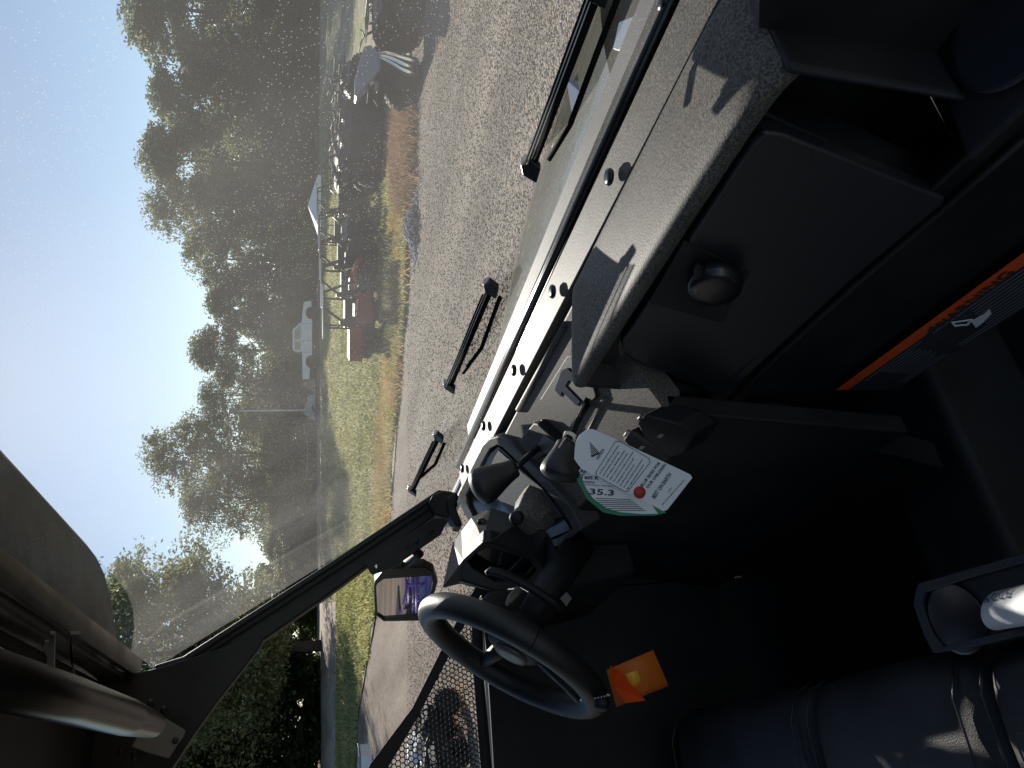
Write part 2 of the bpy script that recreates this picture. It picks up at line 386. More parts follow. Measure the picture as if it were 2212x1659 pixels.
stones('gravel', 66000, .008, .021, gen_lot, STONE, 5)['label'] = 'loose grey and tan gravel stones scattered over the lot'
def blades(name, gen, n, h0, h1, wd, lean, mat, seed):
    rng = np.random.default_rng(seed); P = gen(rng, n); n = len(P)
    a = rng.uniform(0, 6.28, n); h = rng.uniform(h0, h1, n); d = np.stack([np.cos(a), np.sin(a), 0*a], -1)
    a2 = rng.uniform(0, 6.28, n); tip = P + np.stack([np.cos(a2)*lean*h, np.sin(a2)*lean*h, h], -1)
    V = np.stack([P-d*wd, P+d*wd, tip], 1).reshape(-1, 3)
    o = link(name, big_mesh(V, np.arange(n*3).reshape(-1, 3)), mat); o['kind'] = 'stuff'; return o
def band(py0, py1, s0, s1, clump=0, pw=1.0, force=None):
    def g(rng, n):
        s = s0+(s1-s0)*rng.uniform(0, 1, n)**pw; py = rng.uniform(py0, py1, n)
        if clump:
            k = rng.integers(0, clump, n); cs = rng.uniform(s0, s1, clump); cp = rng.uniform(py0, py1, clump)
            s = cs[k]+rng.normal(0, .42, n); py = cp[k]+rng.normal(0, 24, n)
            if force is not None: s = s-s0+edge_s((829.5-py)/FPX*(force+1)*.97)+force-14.5
        l = (829.5-py)/FPX*s*.97
        k_ = s > edge_s(l)+.15*np.sin(l*3)
        k_ |= bool(clump)
        s, l = s[k_], l[k_]
        x, y = HD.x*s+RT.x*l, HD.y*s+RT.y*l
        return np.stack([x, y, zt(x, y)+.02], -1)
    return g
blades('short_grass', band(200, 1300, 14.8, 50, pw=1.5), 80000, .05, .16, .035, .6, GRASSM, 1)['label'] = 'short green and tan grass growing over the field'
blades('lane_grass', band(1180, 1900, 19, 37), 26000, .05, .16, .05, .6, GRASSM, 12)['label'] = 'green grass growing beside the shaded lane at left'
blades('dry_weeds', band(330, 1200, 14.0, 17.0, clump=130, force=15), 17000, .04, .2, .014, .6, DRYM, 2)['label'] = 'tan and orange dry weeds along the gravel edge'
blades('brown_weeds', band(200, 430, 14.3, 17.0, clump=46), 11000, .06, .28, .014, .5, DRYM2, 3)['label'] = 'tall brown weeds between the parked quad and the dark utility vehicles'
blades('green_weeds', band(540, 720, 17.2, 18.9, clump=24), 6000, .08, .34, .02, .5, LEAF_OLIVE, 4)['label'] = 'green weeds in front of the red utility vehicle'
def gen_rub(rng, n):
    py = rng.normal(480, 38, n); s = 14.0+rng.normal(0, .25, n).clip(-.5, .6)
    l = (829.5-py)/FPX*s*.97; return np.stack([HD.x*s+RT.x*l, HD.y*s+RT.y*l, rng.uniform(0, .2, n)*np.exp(-((py-480)/45)**2)], -1)
stones('rubble', 900, .03, .07, gen_rub, island('rubble_stone', (.12, .13, .15), (.4, .42, .46)), 9)['label'] = 'low heap of grey broken rock at the edge of the gravel'
blades('orange_weeds', band(1500, 1640, 9, 10.5, clump=20), 450, .03, .09, .012, .5, DRYM2, 31)['label'] = 'small patch of orange dry weeds in the gravel beyond the door net'

# ---------------------------------------------------------------- trees
def crown_mesh(seed, hw, h0, h1, nb, per, leaf, sparse=1.0, top=.5):
    rng = np.random.default_rng(seed); P = []; cs = []
    hh = h1-h0
    for i in range(nb):
        t = rng.uniform(0, 1)
        env = math.sin(math.pi*min(max((t*.86+.1), 0), 1))**.6*(1-.35*max(0, t-top)/(1-top))
        a = rng.uniform(0, 6.28); r_ = hw*env*rng.uniform(.25, 1)**.6
        c = np.array([r_*math.cos(a), r_*math.sin(a), h0+hh*t]); cs.append(c)
        br = hw*rng.uniform(.16, .34)
        n = int(per*rng.uniform(.5, 1.4))
        d = rng.normal(size=(n, 3)); d /= np.linalg.norm(d, axis=1)[:, None]
        rr = br*rng.uniform(.3, 1.15, n)**.5
        P.append(c+d*rr[:, None]*np.array([1.15, 1.15, .75])*sparse)
        # a few trailing sprays
        k = int(n*.25); e = d[0]*np.array([1, 1, .5]); q = rng.uniform(.6, 1.8, k)
        P.append(c+e*br*q[:, None]+rng.normal(0, .12*br, (k, 3)))
    P = np.concatenate(P); n = len(P)
    a = rng.normal(size=(n, 3)); a /= np.linalg.norm(a, axis=1)[:, None]
    b = np.cross(a, rng.normal(size=(n, 3))); b /= np.linalg.norm(b, axis=1)[:, None]
    s = leaf*rng.uniform(.6, 1.3, (n, 1))
    V = np.stack([P-a*s, P+b*s*.5, P+a*s, P-b*s*.5], 1).reshape(-1, 3)
    return big_mesh(V, np.arange(n*4).reshape(-1, 4)), cs
def trunk_mesh(seed, cs, h0, h1, r0):
    rng = random.Random(seed); parts = []
    lean = Vector((rng.uniform(-.6, .6), rng.uniform(-.6, .6), 0))
    sp = [Vector((0, 0, -.3)), Vector((0, 0, h0*.5))+lean*.2, Vector((0, 0, h0))+lean*.5, Vector((0, 0, (h0+h1)*.5))+lean*.9, Vector((0, 0, h1*.86))+lean]
    parts.append(tube_vf(sp, [r0, r0*.8, r0*.65, r0*.4, r0*.1], 8))
    for c in rng.sample(list(cs), min(len(cs), 30)):
        c = Vector(c); t = rng.uniform(.3, .8); z = max(h0*.5, c.z*t)
        f = min(z/(h1*.86), 1); base = lean*f+Vector((0, 0, z))
        mid = base.lerp(c, .5)+Vector((rng.uniform(-.3, .3), rng.uniform(-.3, .3), -.25))
        rr = r0*.3*(1-f*.6); parts.append(tube_vf([base, mid, c], [rr, rr*.6, rr*.2], 5, False))
    return multi(parts)
# kinds: broad oak, tall oak, airy elm, low bush, poplar-like
KIND = {}
for k, (hw, h0, h1, nb, per, leaf, spar, r0) in {
    'oak': (5.2, 2.2, 15, 95, 260, .17, 1.0, .38),
    'oak2': (5.0, 2.0, 14, 85, 250, .16, 1.05, .36),
    'oak3': (4.3, 1.8, 13, 75, 240, .16, 1.0, .32),
    'elm': (4.6, 1.8, 14.5, 95, 210, .14, 1.15, .28),
    'elm2': (4.4, 1.8, 14, 85, 200, .14, 1.2, .26),
    'near': (8, 4, 20, 150, 420, .17, 1.1, .45),
    'bush': (2.6, .2, 3.6, 34, 260, .13, 1.0, .08)}.items():
    sd_ = sum(map(ord, k)); cm, cs = crown_mesh(sd_, hw, h0, h1, nb, per, leaf, spar)
    KIND[k] = (cm, trunk_mesh(sd_, cs, h0, h1, r0), h1, hw)
_cm = {}
def tree(name, kind, py, s, top_px, half, mat, label, cat='tree', rz=None, group='trees along the far edge of the field'):
    cm, tm, h1, hw = KIND[kind]
    p = gs(py, s); zc = s*math.cos(PITCH)
    top = 1.85 + (684-top_px)/FPX*zc*1.0/math.cos(PITCH)
    # account for the tilt of the camera
    r = FW*FPX + DN*(top_px-1106); top = 1.85 + s*r.z/math.hypot(r.x, r.y)
    szv = (top-p.z)/h1; sxy = half/FPX*s/hw
    t = thing(name, label, cat, p, random.uniform(0, 6.28) if rz is None else rz, group)
    t.scale = (sxy, sxy, szv)
    key = (kind, mat.name)
    if key not in _cm: 
        c = cm.copy(); c.materials.clear(); c.materials.append(mat); _cm[key] = c
    link('crown', _cm[key], None, t)
    if not tm.materials: tm.materials.append(BARK)
    link('trunk', tm, None, t)
    return t
TR = [
 ('oak_tree', 'oak', 60, 62, 288, 170, LEAF_DARK, 'tallest dark oak at right of the tree line behind the parked quads'),
 ('oak_tree', 'oak2', -110, 60, 300, 150, LEAF_DARK, 'dark oak at the right end of the tree line, cut off by the picture edge'),
 ('oak_tree', 'oak3', 235, 64, 330, 110, LEAF_DARK, 'dark oak with a notched crown behind the row of dark quads'),
 ('oak_tree', 'oak', 365, 63, 322, 115, LEAF_OLIVE, 'olive oak behind the white canopy, just right of it'),
 ('elm_tree', 'elm', 480, 64, 328, 95, LEAF_OLIVE, 'airy pointed tree directly behind the white canopy'),
 ('oak_tree', 'oak2', 560, 68, 400, 90, LEAF_OLIVE, 'olive tree whose crown slopes down left of the canopy'),
 ('oak_tree', 'oak3', 655, 70, 452, 85, LEAF_DARK, 'lower dark tree behind the white pickup cab'),
 ('oak_tree', 'oak', 760, 70, 425, 85, LEAF_OLIVE, 'round olive tree above the bed of the white pickup'),
 ('elm_tree', 'elm2', 860, 69, 438, 80, LEAF_DARK, 'grey green tree behind the light tower'),
 ('elm_tree', 'elm', 985, 68, 328, 105, LEAF_OLIVE, 'tall airy tree with bare twigs left of the light tower'),
 ('elm_tree', 'elm2', 1075, 70, 400, 80, LEAF_OLIVE, 'sparse tree with drooping edge left of the tall airy one'),
 ('oak_tree', 'oak3', 1165, 72, 575, 70, LEAF_OLIVE, 'low tree under the wedge of open sky beside the windshield pillar'),
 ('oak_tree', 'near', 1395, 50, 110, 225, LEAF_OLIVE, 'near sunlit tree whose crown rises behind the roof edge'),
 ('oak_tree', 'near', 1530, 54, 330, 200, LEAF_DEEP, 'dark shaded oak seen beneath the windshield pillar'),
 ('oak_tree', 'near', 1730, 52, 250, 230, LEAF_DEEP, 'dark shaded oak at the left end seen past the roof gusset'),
 ('oak_tree', 'oak3', 1275, 66, 590, 80, LEAF_OLIVE, 'yellowish low tree just below the windshield pillar'),
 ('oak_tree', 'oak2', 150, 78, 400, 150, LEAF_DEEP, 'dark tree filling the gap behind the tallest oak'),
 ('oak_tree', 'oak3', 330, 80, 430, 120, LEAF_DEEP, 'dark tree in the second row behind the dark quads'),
 ('oak_tree', 'oak3', 900, 82, 520, 120, LEAF_DARK, 'dark tree in the second row behind the light tower'),
 ('oak_tree', 'oak3', 1060, 82, 560, 110, LEAF_DARK, 'dark tree in the second row left of the light tower'),
]
for nme, kd, py, s, top, half, mt, lb in TR: tree(nme, kd, py, s, top, half, mt, lb)
BU = [(735, 60, 572, 42, LEAF_BRIGHT, 'bright green shrub standing just behind the white pickup'),
 (530, 58, 628, 70, LEAF_BRIGHT, 'yellow green shrub low behind the long roof line of the utility vehicles'),
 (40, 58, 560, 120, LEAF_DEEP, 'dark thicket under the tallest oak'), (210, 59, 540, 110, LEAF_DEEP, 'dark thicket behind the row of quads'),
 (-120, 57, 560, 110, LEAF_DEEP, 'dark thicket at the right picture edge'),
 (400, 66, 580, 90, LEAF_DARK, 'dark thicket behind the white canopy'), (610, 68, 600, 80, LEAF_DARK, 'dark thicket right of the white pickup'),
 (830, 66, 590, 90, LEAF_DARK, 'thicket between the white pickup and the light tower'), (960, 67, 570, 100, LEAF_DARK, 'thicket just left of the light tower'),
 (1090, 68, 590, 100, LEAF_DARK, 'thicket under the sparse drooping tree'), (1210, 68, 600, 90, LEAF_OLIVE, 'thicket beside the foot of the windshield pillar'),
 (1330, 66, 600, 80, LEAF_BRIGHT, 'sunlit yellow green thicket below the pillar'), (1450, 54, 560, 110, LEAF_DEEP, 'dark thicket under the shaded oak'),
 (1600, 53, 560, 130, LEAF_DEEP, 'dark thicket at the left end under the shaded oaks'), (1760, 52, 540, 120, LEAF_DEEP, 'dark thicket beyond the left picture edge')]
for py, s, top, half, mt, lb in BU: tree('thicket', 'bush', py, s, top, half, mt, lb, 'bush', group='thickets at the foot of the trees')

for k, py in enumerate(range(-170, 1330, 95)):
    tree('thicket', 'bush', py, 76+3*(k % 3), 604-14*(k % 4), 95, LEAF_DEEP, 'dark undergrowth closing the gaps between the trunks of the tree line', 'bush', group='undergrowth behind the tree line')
# ---------------------------------------------------------------- wheels and vehicles in the yard
def tyre_mesh(r_, wd):
    prof = [(r_*.55, -wd/2), (r_*.85, -wd/2), (r_, -wd*.36), (r_, wd*.36), (r_*.85, wd/2), (r_*.55, wd/2)]
    me = lathe(prof, (0, 0, 0), (0, 1, 0), 24)
    parts = [([v.co.copy() for v in me.vertices], [list(p.vertices) for p in me.polygons])]
    for k in range(20):
        a = 2*math.pi*k/20
        for sgn in (-1, 1):
            vs, fs = box_vf(r_*.97, r_*1.05, 0, wd*.42*sgn, -.022, .022)
            q = Matrix.Rotation(a+(.08*sgn), 4, 'Y'); parts.append(([q @ Vector(v) for v in vs], fs))
    me = multi(parts); me.polygons.foreach_set('use_smooth', [False]*len(me.polygons)); return me
def rim_mesh(r_, wd):
    parts = []
    vs, fs = tube_vf([(r_*math.cos(a), wd/2, r_*math.sin(a)) for a in np.linspace(0, 2*math.pi, 19)], .018, 6); parts.append((vs, fs))
    for k in range(6):
        a = 2*math.pi*k/6; q = Matrix.Rotation(a, 4, 'Y'); vs, fs = box_vf(.02, r_, wd*.38, wd*.5, -.025, .025)
        parts.append(([q @ Vector(v) for v in vs], fs))
    me = lathe([(.05, wd*.3), (.05, wd*.52), (.02, wd*.56)], (0, 0, 0), (0, 1, 0), 12)
    parts.append(([v.co.copy() for v in me.vertices], [list(p.vertices) for p in me.polygons]))
    return multi(parts)
TY = tyre_mesh(.29, .24); RIM = rim_mesh(.15, .24)
def wheel(parent, x, y, z=.29, side=1, ty=TY, rim=RIM, rm=DARKM):
    t = link('wheel', ty, None, parent); 
    if not ty.materials: ty.materials.append(RUB)
    t.location = (x, y, z); t.rotation_euler = (0, 0, 0 if side > 0 else math.pi)
    rr = link('rim', rim, None, t)
    if not rim.materials: rim.materials.append(rm)
    return t
def side_prism(prof, y0, y1): return prism([(x, y0, z) for x, z in prof], (0, y1-y0, 0))
def utv(name, label, paint, loc, rz, group):
    hp = HOODP
    t = thing(name, label, 'utility vehicle', loc, rz, group)
    bevel(link('body', side_prism([(-1.3, .48), (-1.3, .8), (-.42, .8), (-.42, .42), (.45, .38), (.55, .75), (1.3, .72), (1.38, .5), (1.2, .36), (-1.1, .36)], -.62, .62), DARKM, t), .02)
    bevel(link('bed', side_prism([(-1.38, .68), (-1.38, 1.02), (-.48, 1.02), (-.48, .68)], -.64, .64), paint, t), .015)
    bevel(link('hood', prism([(.5, -.58, 1.0), (1.05, -.52, .93), (1.34, -.4, .8), (1.34, .4, .8), (1.05, .52, .93), (.5, .58, 1.0)], (0, 0, -.16)), hp, t), .03)
    for s_ in (-1, 1):
        bevel(link('door', side_prism([(-.35, .4), (-.38, .85), (.4, .82), (.5, .45)], s_*.63-.02, s_*.63+.02), paint, t), .01)
        bevel(link('fender', side_prism([(.55, .72), (.75, .86), (1.15, .82), (1.3, .66), (1.15, .7), (.78, .74)], s_*.48, s_*.7), DARKM, t), .01)
    bevel(link('roof', side_prism([(-.8, 1.665), (-.78, 1.70), (.62, 1.715), (.66, 1.67)], -.64, .64), ROOFM, t), .01)
    parts = []
    for s_ in (-.58, .58):
        parts.append(tube_vf([(.72, s_, .9), (.42, s_, 1.64), (.3, s_, 1.67), (-.4, s_, 1.67), (-.5, s_, 1.6), (-.52, s_, .75)], .025, 8))
        parts.append(tube_vf([(0, s_, 1.66), (-.5, s_, 1.0)], .02, 8))
    parts.append(tube_vf([(-.5, -.58, 1.3), (-.5, .58, 1.3)], .02, 8)); parts.append(tube_vf([(.4, -.58, 1.66), (.4, .58, 1.66)], .02, 8))
    link('cage', multi(parts), DARKM, t)
    bevel(link('seat', side_prism([(-.4, .75), (-.45, 1.25), (-.33, 1.25), (-.25, .88), (.15, .88), (.18, .75)], -.55, .55), SEATM, t), .03)
    link('steering_wheel', lathe([(.14, 0), (.16, .01), (.16, .03), (.14, .04)], (.42, .3, 1.05), (-.6, 0, .5), 20), DARKM, t)
    link('windshield', prism([(.7, -.56, .98), (.7, .56, .98), (.62, .54, 1.18), (.62, -.54, 1.18)], (.006, 0, 0)), CLEAR, t)
    for x in (-.86, .92):
        for s_ in (-1, 1): wheel(t, x, s_*.6, side=s_)
    return t
def hdg(extra=0): return AZ+math.pi*0 + R(extra)      # nose towards the right of the upright view
# local +X must point along RT (angle 61 degrees from +X)
RZ = math.atan2(RT.y, RT.x)
UG = 'utility vehicles parked in a row beyond the weeds'
u0 = utv('utility_vehicle', 'red utility vehicle with an open bed, leftmost of the row beyond the weeds', REDPAINT, gs(668, 19.9), RZ+R(-8), UG)
u0.children[0]
copy_thing(u0, gs(612, 21.5), RZ+R(-6), 'dark utility vehicle directly behind the red one, its cage showing above the red bed', mats={REDPAINT: DARKM, HOODP: DARKM}, sc=.98)
copy_thing(u0, gs(556, 23.1), RZ+R(-8), 'blue grey hooded dark utility vehicle just right of the red one', sc=.95, mats={REDPAINT: DARKM, HOODP: BLUEGREY})
copy_thing(u0, gs(500, 24.8), RZ+R(-6), 'dark utility vehicle between the two blue grey hooded ones', mats={REDPAINT: DARKM, HOODP: DARKM}, sc=.92)
copy_thing(u0, gs(440, 26.4), RZ+R(-8), 'blue grey hooded dark utility vehicle farthest right in the row beyond the weeds', sc=.9, mats={REDPAINT: DARKM, HOODP: BLUEGREY})
def atv(name, label, paint, loc, rz, group, sc=1):
    t = thing(name, label, 'quad bike', loc, rz, group, sc)
    bevel(link('body', side_prism([(-.75, .5), (-.85, .78), (-.3, .82), (.1, .72), (.35, .86), (.85, .78), (.8, .5), (.3, .35), (-.3, .35)], -.17, .17), DARKM, t), .03)
    bevel(link('seat', side_prism([(-.5, .82), (-.45, .9), (-.05, .84), (.12, .74), (-.3, .78)], -.15, .15), SEATM, t), .03)
    for x0, x1, z in ((-.92, -.28, .7), (.28, .92, .72)):
        for s_ in (-1, 1):
            bevel(link('fender', prism([(x0, s_*.16, z+.1), (x1, s_*.16, z+.1), (x1-.04, s_*.52, z), (x0+.04, s_*.52, z)], (0, 0, .03)), paint, t), .012)
    for x0, x1, z in ((-.9, -.4, .93), (.4, .85, .94)):
        pp = [tube_vf([(x0, -.35, z), (x1, -.35, z), (x1, .35, z), (x0, .35, z), (x0, -.35, z)], .013, 6)]
        for q in np.linspace(-.25, .25, 5): pp.append(tube_vf([(x0, q, z), (x1, q, z)], .009, 6))
        pp.append(tube_vf([((x0+x1)/2, -.2, z), ((x0+x1)/2, -.15, z-.15)], .012, 6)); pp.append(tube_vf([((x0+x1)/2, .2, z), ((x0+x1)/2, .15, z-.15)], .012, 6))
        link('rack', multi(pp), CHROME if paint is WHITEP else DARKM, t)
    link('handlebar', multi([tube_vf([(.12, -.4, 1.08), (.22, -.2, 1.04), (.24, 0, 1.0), (.22, .2, 1.04), (.12, .4, 1.08)], .014, 8), tube_vf([(.24, 0, 1.0), (.38, 0, .8)], .025, 8)]), DARKM, t)
    bevel(link('headlight', box(.84, .9, -.13, .13, .66, .78), CLEAR, t), .01)
    for x in (-.62, .62):
        for s_ in (-1, 1): wheel(t, x, s_*.44, side=s_)
    return t
AG = 'quad bikes parked in the yard'
q0 = atv('quad_bike', 'dark quad bike with a white rear rack nearest the right edge, by the plastic film', DARKM, gs(118, 13.55), RZ+R(4), AG, .98)
q0.scale = (.98, .98, 1.0)
for i, (py, s, ro, lb) in enumerate([(232, 19.6, 0, 'dark quad bike standing in front of the far row, nearest the brown weeds'), (285, 20.2, 5, 'dark quad bike in front of the far row, halfway to the long roofs'), (338, 20.8, -5, 'dark quad bike in front of the far row, beside the farthest right utility vehicle'),
    (205, 21.5, 15, 'dark quad bike rightmost of the far row under the oaks'), (262, 22.2, -70, 'dark quad bike second from right in the far row'),
    (312, 22.8, -75, 'dark quad bike third from right in the far row'), (360, 23.6, -70, 'dark quad bike in the far row beside the row of long roofs')]):
    c = copy_thing(q0, gs(py, s), RZ+R(ro), lb, mats=None); c.scale = (1.05, 1.05, 1.35)
copy_thing(q0, gs(-20, 13.3), RZ+R(10), 'dark quad bike cut off by the right picture edge', 1.05)
for i, (px, py, lb) in enumerate([(985, 1595, 'quad bike nearest behind the driver door net'), (960, 1650, 'quad bike farthest behind the driver door net')]):
    g = W(px+15, py, z=0); copy_thing(q0, g, RZ+R(60+20*i), lb, mats={DARKM: WHITEP} if i else None, sc=.6)
pq = copy_thing(q0, (-3.4, -7.5, 0), R(80), 'purple quad bike seen in the door mirror', 1.0, mats={DARKM: PURPLE}); 
copy_thing(u0, (-1.0, -9.5, 0), R(60), 'dark utility vehicle seen in the door mirror behind the purple quad', mats={REDPAINT: DARKM, HOODP: BLUEGREY})
copy_thing(q0, (-4.6, -8.5, 0), R(30), 'dark quad bike seen in the door mirror', 1.1)
# grey cowl and plastic film on the nearest quad
B = gs(118, 13.55)
PLQ = (gs(100, 13.05), -HD)
bevel(link('fairing', prism([W(px, py, pl=PLQ) for px, py in [(787, 100), (800, 96), (826, 118), (822, 150), (798, 178), (771, 210), (766, 204), (768, 160), (778, 125)]], HD*.35), GREYP, None,
    label='blue grey wedge shaped fairing resting on the nearest quad bike', category='fairing'), .02)
def draped(pts_rows, name, mat, **k):
    nr, nc = len(pts_rows), len(pts_rows[0]); vs = [p for r_ in pts_rows for p in r_]
    fs = [[i*nc+j, i*nc+j+1, (i+1)*nc+j+1, (i+1)*nc+j] for i in range(nr-1) for j in range(nc-1)]
    me = mesh(vs, fs, True); o = link(name, me, mat, None, **k); m = o.modifiers.new('s', 'SUBSURF'); m.levels = m.render_levels = 2
    m2 = o.modifiers.new('t', 'SOLIDIFY'); m2.thickness = .004; return o
rows = []
rng = random.Random(4)
for px, a, b in [(816, 120, 134), (830, 116, 142), (850, 118, 155), (870, 124, 170), (890, 130, 176), (902, 132, 172)]:
    rows.append([W(px, a+(b-a)*k/7, pl=PLQ) - HD*(.12+.05*(k % 2)+.02*rng.random()) for k in range(8)])
draped(rows, 'plastic_film', FILM, label='cloudy grey plastic film hanging off the nearest quad bike to the gravel', category='plastic film')

# white pickup
def pickup():
    t = thing('pickup_truck', 'white crew cab pickup parked in front of the trees', 'pickup truck', gs(735, 56.5), RZ+R(2))
    L = 1.0
    body = [(-3.0, .75), (-3.0, 1.25), (-.95, 1.28), (-.9, 1.3), (1.15, 1.32), (2.0, 1.25), (2.75, 1.15), (2.85, .8), (2.8, .6), (2.42, .6), (2.35, .85), (2.1, 1.0), (1.8, 1.0), (1.55, .85), (1.48, .55),
            (-1.2, .55), (-1.27, .85), (-1.5, 1.0), (-1.85, 1.0), (-2.1, .85), (-2.18, .7)]
    bevel(link('body', side_prism(body, -.95, .95), WHITEP, t), .03)
    cabp = [(-1.0, 1.27), (-.95, 1.8), (-.8, 1.95), (.55, 1.97), (.75, 1.9), (1.3, 1.32)]
    bevel(link('cab', side_prism(cabp, -.86, .86), WHITEP, t), .04)
    for s_ in (-1, 1):
        y = s_*.865
        for w_ in ([(-.82, 1.38), (-.8, 1.8), (-.2, 1.82), (-.16, 1.38)], [(-.03, 1.38), (-.05, 1.84), (.55, 1.84), (1.05, 1.4)]):
            link('window', side_prism(w_, y-.01, y+.01), GLASSD, t)
    for s_ in (-1, 1):
        for x in (-1.0, -.12, 1.12):
            link('door_gap', side_prism([(x, .62), (x+.02, .62), (x+.02, 1.36), (x, 1.36)], s_*.955-.003, s_*.955+.003), INK, t)
        link('handle', side_prism([(-.32, 1.17), (-.17, 1.17), (-.17, 1.2), (-.32, 1.2)], s_*.965-.01, s_*.965+.01), STEEL, t)
        link('sill', side_prism([(-1.2, .42), (1.45, .42), (1.48, .55), (-1.2, .55)], s_*.9-.04, s_*.9+.04), DARKM, t)
    ty = tyre_mesh(.4, .28)
    rm = rim_mesh(.22, .28)
    for x in (-1.68, 1.95):
        for s_ in (-1, 1): wheel(t, x, s_*.82, .4, s_, ty, rm, STEEL)
    bevel(link('bumper', box(2.8, 2.95, -.9, .9, .5, .75), STEEL, t), .02)
    link('bed_cover', prism([(-2.95, -.9, 1.3), (-1.05, -.9, 1.3), (-1.05, .9, 1.3), (-2.95, .9, 1.3)], (0, 0, .05)), DARKM, t)
    return t
pickup()
# utility trailer and rubbish behind the pickup
t = thing('box_trailer', 'low grey trailer with slatted ramp at the foot of the light tower', 'trailer', gs(878, 56), RZ)
bevel(link('body', side_prism([(-1.1, .35), (-.5, 1.2), (.9, .8), (.95, .35)], -.7, .7), GREYP, t), .03)
for k in range(7):
    z = .35+.14*k; link('ramp_slat', box(1.0+.08*k, 2.1-.05*k, -.7, -.62, z, z+.09), WOODM, t)
link('tongue', tube([(.95, 0, .4), (2.6, 0, .45)], .05, 8), DARKM, t)
tt = tyre_mesh(.3, .2); rr_ = rim_mesh(.16, .2)
for s_ in (-1, 1): wheel(t, -.1, s_*.75, .3, s_, tt, rr_, STEEL)
t = thing('light_tower', 'tall white mast with a square lamp head above the trailer', 'light tower', gs(886, 57.3), RZ)
link('mast', tube([(0, 0, 0), (0, 0, 3.0), (0, 0, 6.1)], [.08, .06, .05], 10), WHITEP, t)
bevel(link('lamp_head', box(-.22, .22, -.1, .1, 6.0, 6.55), STEEL, t), .02)
link('base', box(-.3, .3, -.3, .3, 0, .12), STEEL, t)
g0, g1 = gs(915, 60, 1.2), gs(1035, 60, 1.0)
cb = link('cable', tube([g0.lerp(g1, k/8)-Vector((0, 0, .25*math.sin(math.pi*k/8))) for k in range(9)], .015, 6), WHITEP, None, label='thin pale cable strung low in front of the trees left of the light tower', category='cable')
pst = link('cable_post', tube([gs(1035, 60, -.1), gs(1035, 60, 1.1)], .04, 8), WOODM, None, label='short post holding the left end of the pale cable', category='post')
pst = link('cable_post', tube([gs(915, 60, -.1), gs(915, 60, 1.3)], .04, 8), WOODM, None, label='short post holding the cable end nearest the light tower', category='post')
# canopy
t = thing('canopy_tent', 'white peaked canopy rising behind the long roofs of the utility vehicles', 'canopy', gs(450, 29), RZ)
hw = .95
vs = [(-hw, -hw, 1.36), (hw, -hw, 1.36), (hw, hw, 1.36), (-hw, hw, 1.36), (0, 0, 1.74)]
link('canopy_roof', mesh(vs+[(v[0], v[1], v[2]-.12) for v in vs[:4]], [[0, 1, 4], [1, 2, 4], [2, 3, 4], [3, 0, 4], [0, 1, 6, 5], [1, 2, 7, 6], [2, 3, 8, 7], [3, 0, 5, 8]]), CANV, t)
for x in (-1, 1):
    for y in (-1, 1): link('leg', tube([(x*(hw-.03), y*(hw-.03), 0), (x*(hw-.03), y*(hw-.03), 1.36)], .025, 8), STEEL, t)
# white crate at the left edge of the lot
g = W(812, 1650, z=0)
t = thing('white_crate', 'white crate at the far left edge of the gravel behind the net strap', 'crate', g, RZ)
bevel(link('box_body', box(-.45, .5, -.4, .4, 0, .5), WHITEP, t), .02); bevel(link('lid', box(-.48, .53, -.43, .43, .503, .56), GREYP, t), .01)

# ================================================================ our own vehicle
V0 = thing('side_by_side', 'black dusty cab of the vehicle the picture is taken from, with dash, wheel and seats', 'utility vehicle', (0, 0, 0))
def part(name, me, mat, parent=V0, bv=0, **k):
    o = link(name, me, mat, parent, **k)
    if bv: bevel(o, bv)
    return o
def T(px, py, z=1.49): return W(px, py, z=z)
# --- cowl strip and dash top
cy = lambda L, **k: [W(a, b, **k) for a, b in L]
part('cowl_panel', prism([(-.12, .668, 1.488), (-1.74, .70, 1.488), (-1.74, .632, 1.484), (-.12, .606, 1.484)], (0, 0, -.03)), DASH, bv=.003)
part('windshield_seal', multi([tube_vf([(-.12, .682, 1.489), (-1.74, .715, 1.489)], .007, 8), tube_vf([(-.12, .697, 1.485), (-1.74, .73, 1.485)], .006, 8)]), GLOSS)
for px, py in [(1437, 2), (1320, 383), (1197, 630), (1113, 800), (1047, 920), (1001, 1012)]:
    p = W(px, py, z=1.492)
    b_ = part('clip', lathe([(.010, 0), (.0115, .003), (.010, .006), (.004, .007)], p, (0, 0, 1), 12), GLOSS)
# passenger side dash box: top surface, rolled rear lip
xs = -.34
def dash_top():
    pr = [(.604, 1.484), (.601, 1.489), (.597, 1.491), (.54, 1.494), (.50, 1.494), (.484, 1.4935), (.4755, 1.491), (.471, 1.486), (.4705, 1.478), (.473, 1.471), (.478, 1.468), (.52, 1.466)]
    X = [(-.868, -.018, .014), (-.868, -.005, .004), (-.862, -.001, 0), (-.84, 0, 0), (-.7, .001, 0), (-.5, .001, 0), (-.40, 0, 0), (-.36, -.001, 0), (-.338, -.006, .002), (-.322, -.018, .008)]
    vs = []; nc = len(pr)
    for x, dz, dy in X:
        for y, z in pr:
            sh = .068*max(0, min(1, (y-.475)/.125))*(1 if x < -.85 else (.6 if x < -.83 else 0))
            k = 1 if y < .59 else .55
            vs.append((x+sh, y+(dy if y < .53 else 0), z+dz*k))
    return mesh(vs, [[i*nc+j, i*nc+j+1, (i+1)*nc+j+1, (i+1)*nc+j] for i in range(len(X)-1) for j in range(nc-1)], True)
o = part('dash_top', dash_top(), DASH); m = o.modifiers.new('s', 'SUBSURF'); m.levels = m.render_levels = 2
part('dash_right_wall', prism([(-.326, .474, 1.476), (-.326, .606, 1.474), (-.326, .606, 1.0), (-.326, .45, 1.0)], (.010, 0, 0)), PL, bv=.006)
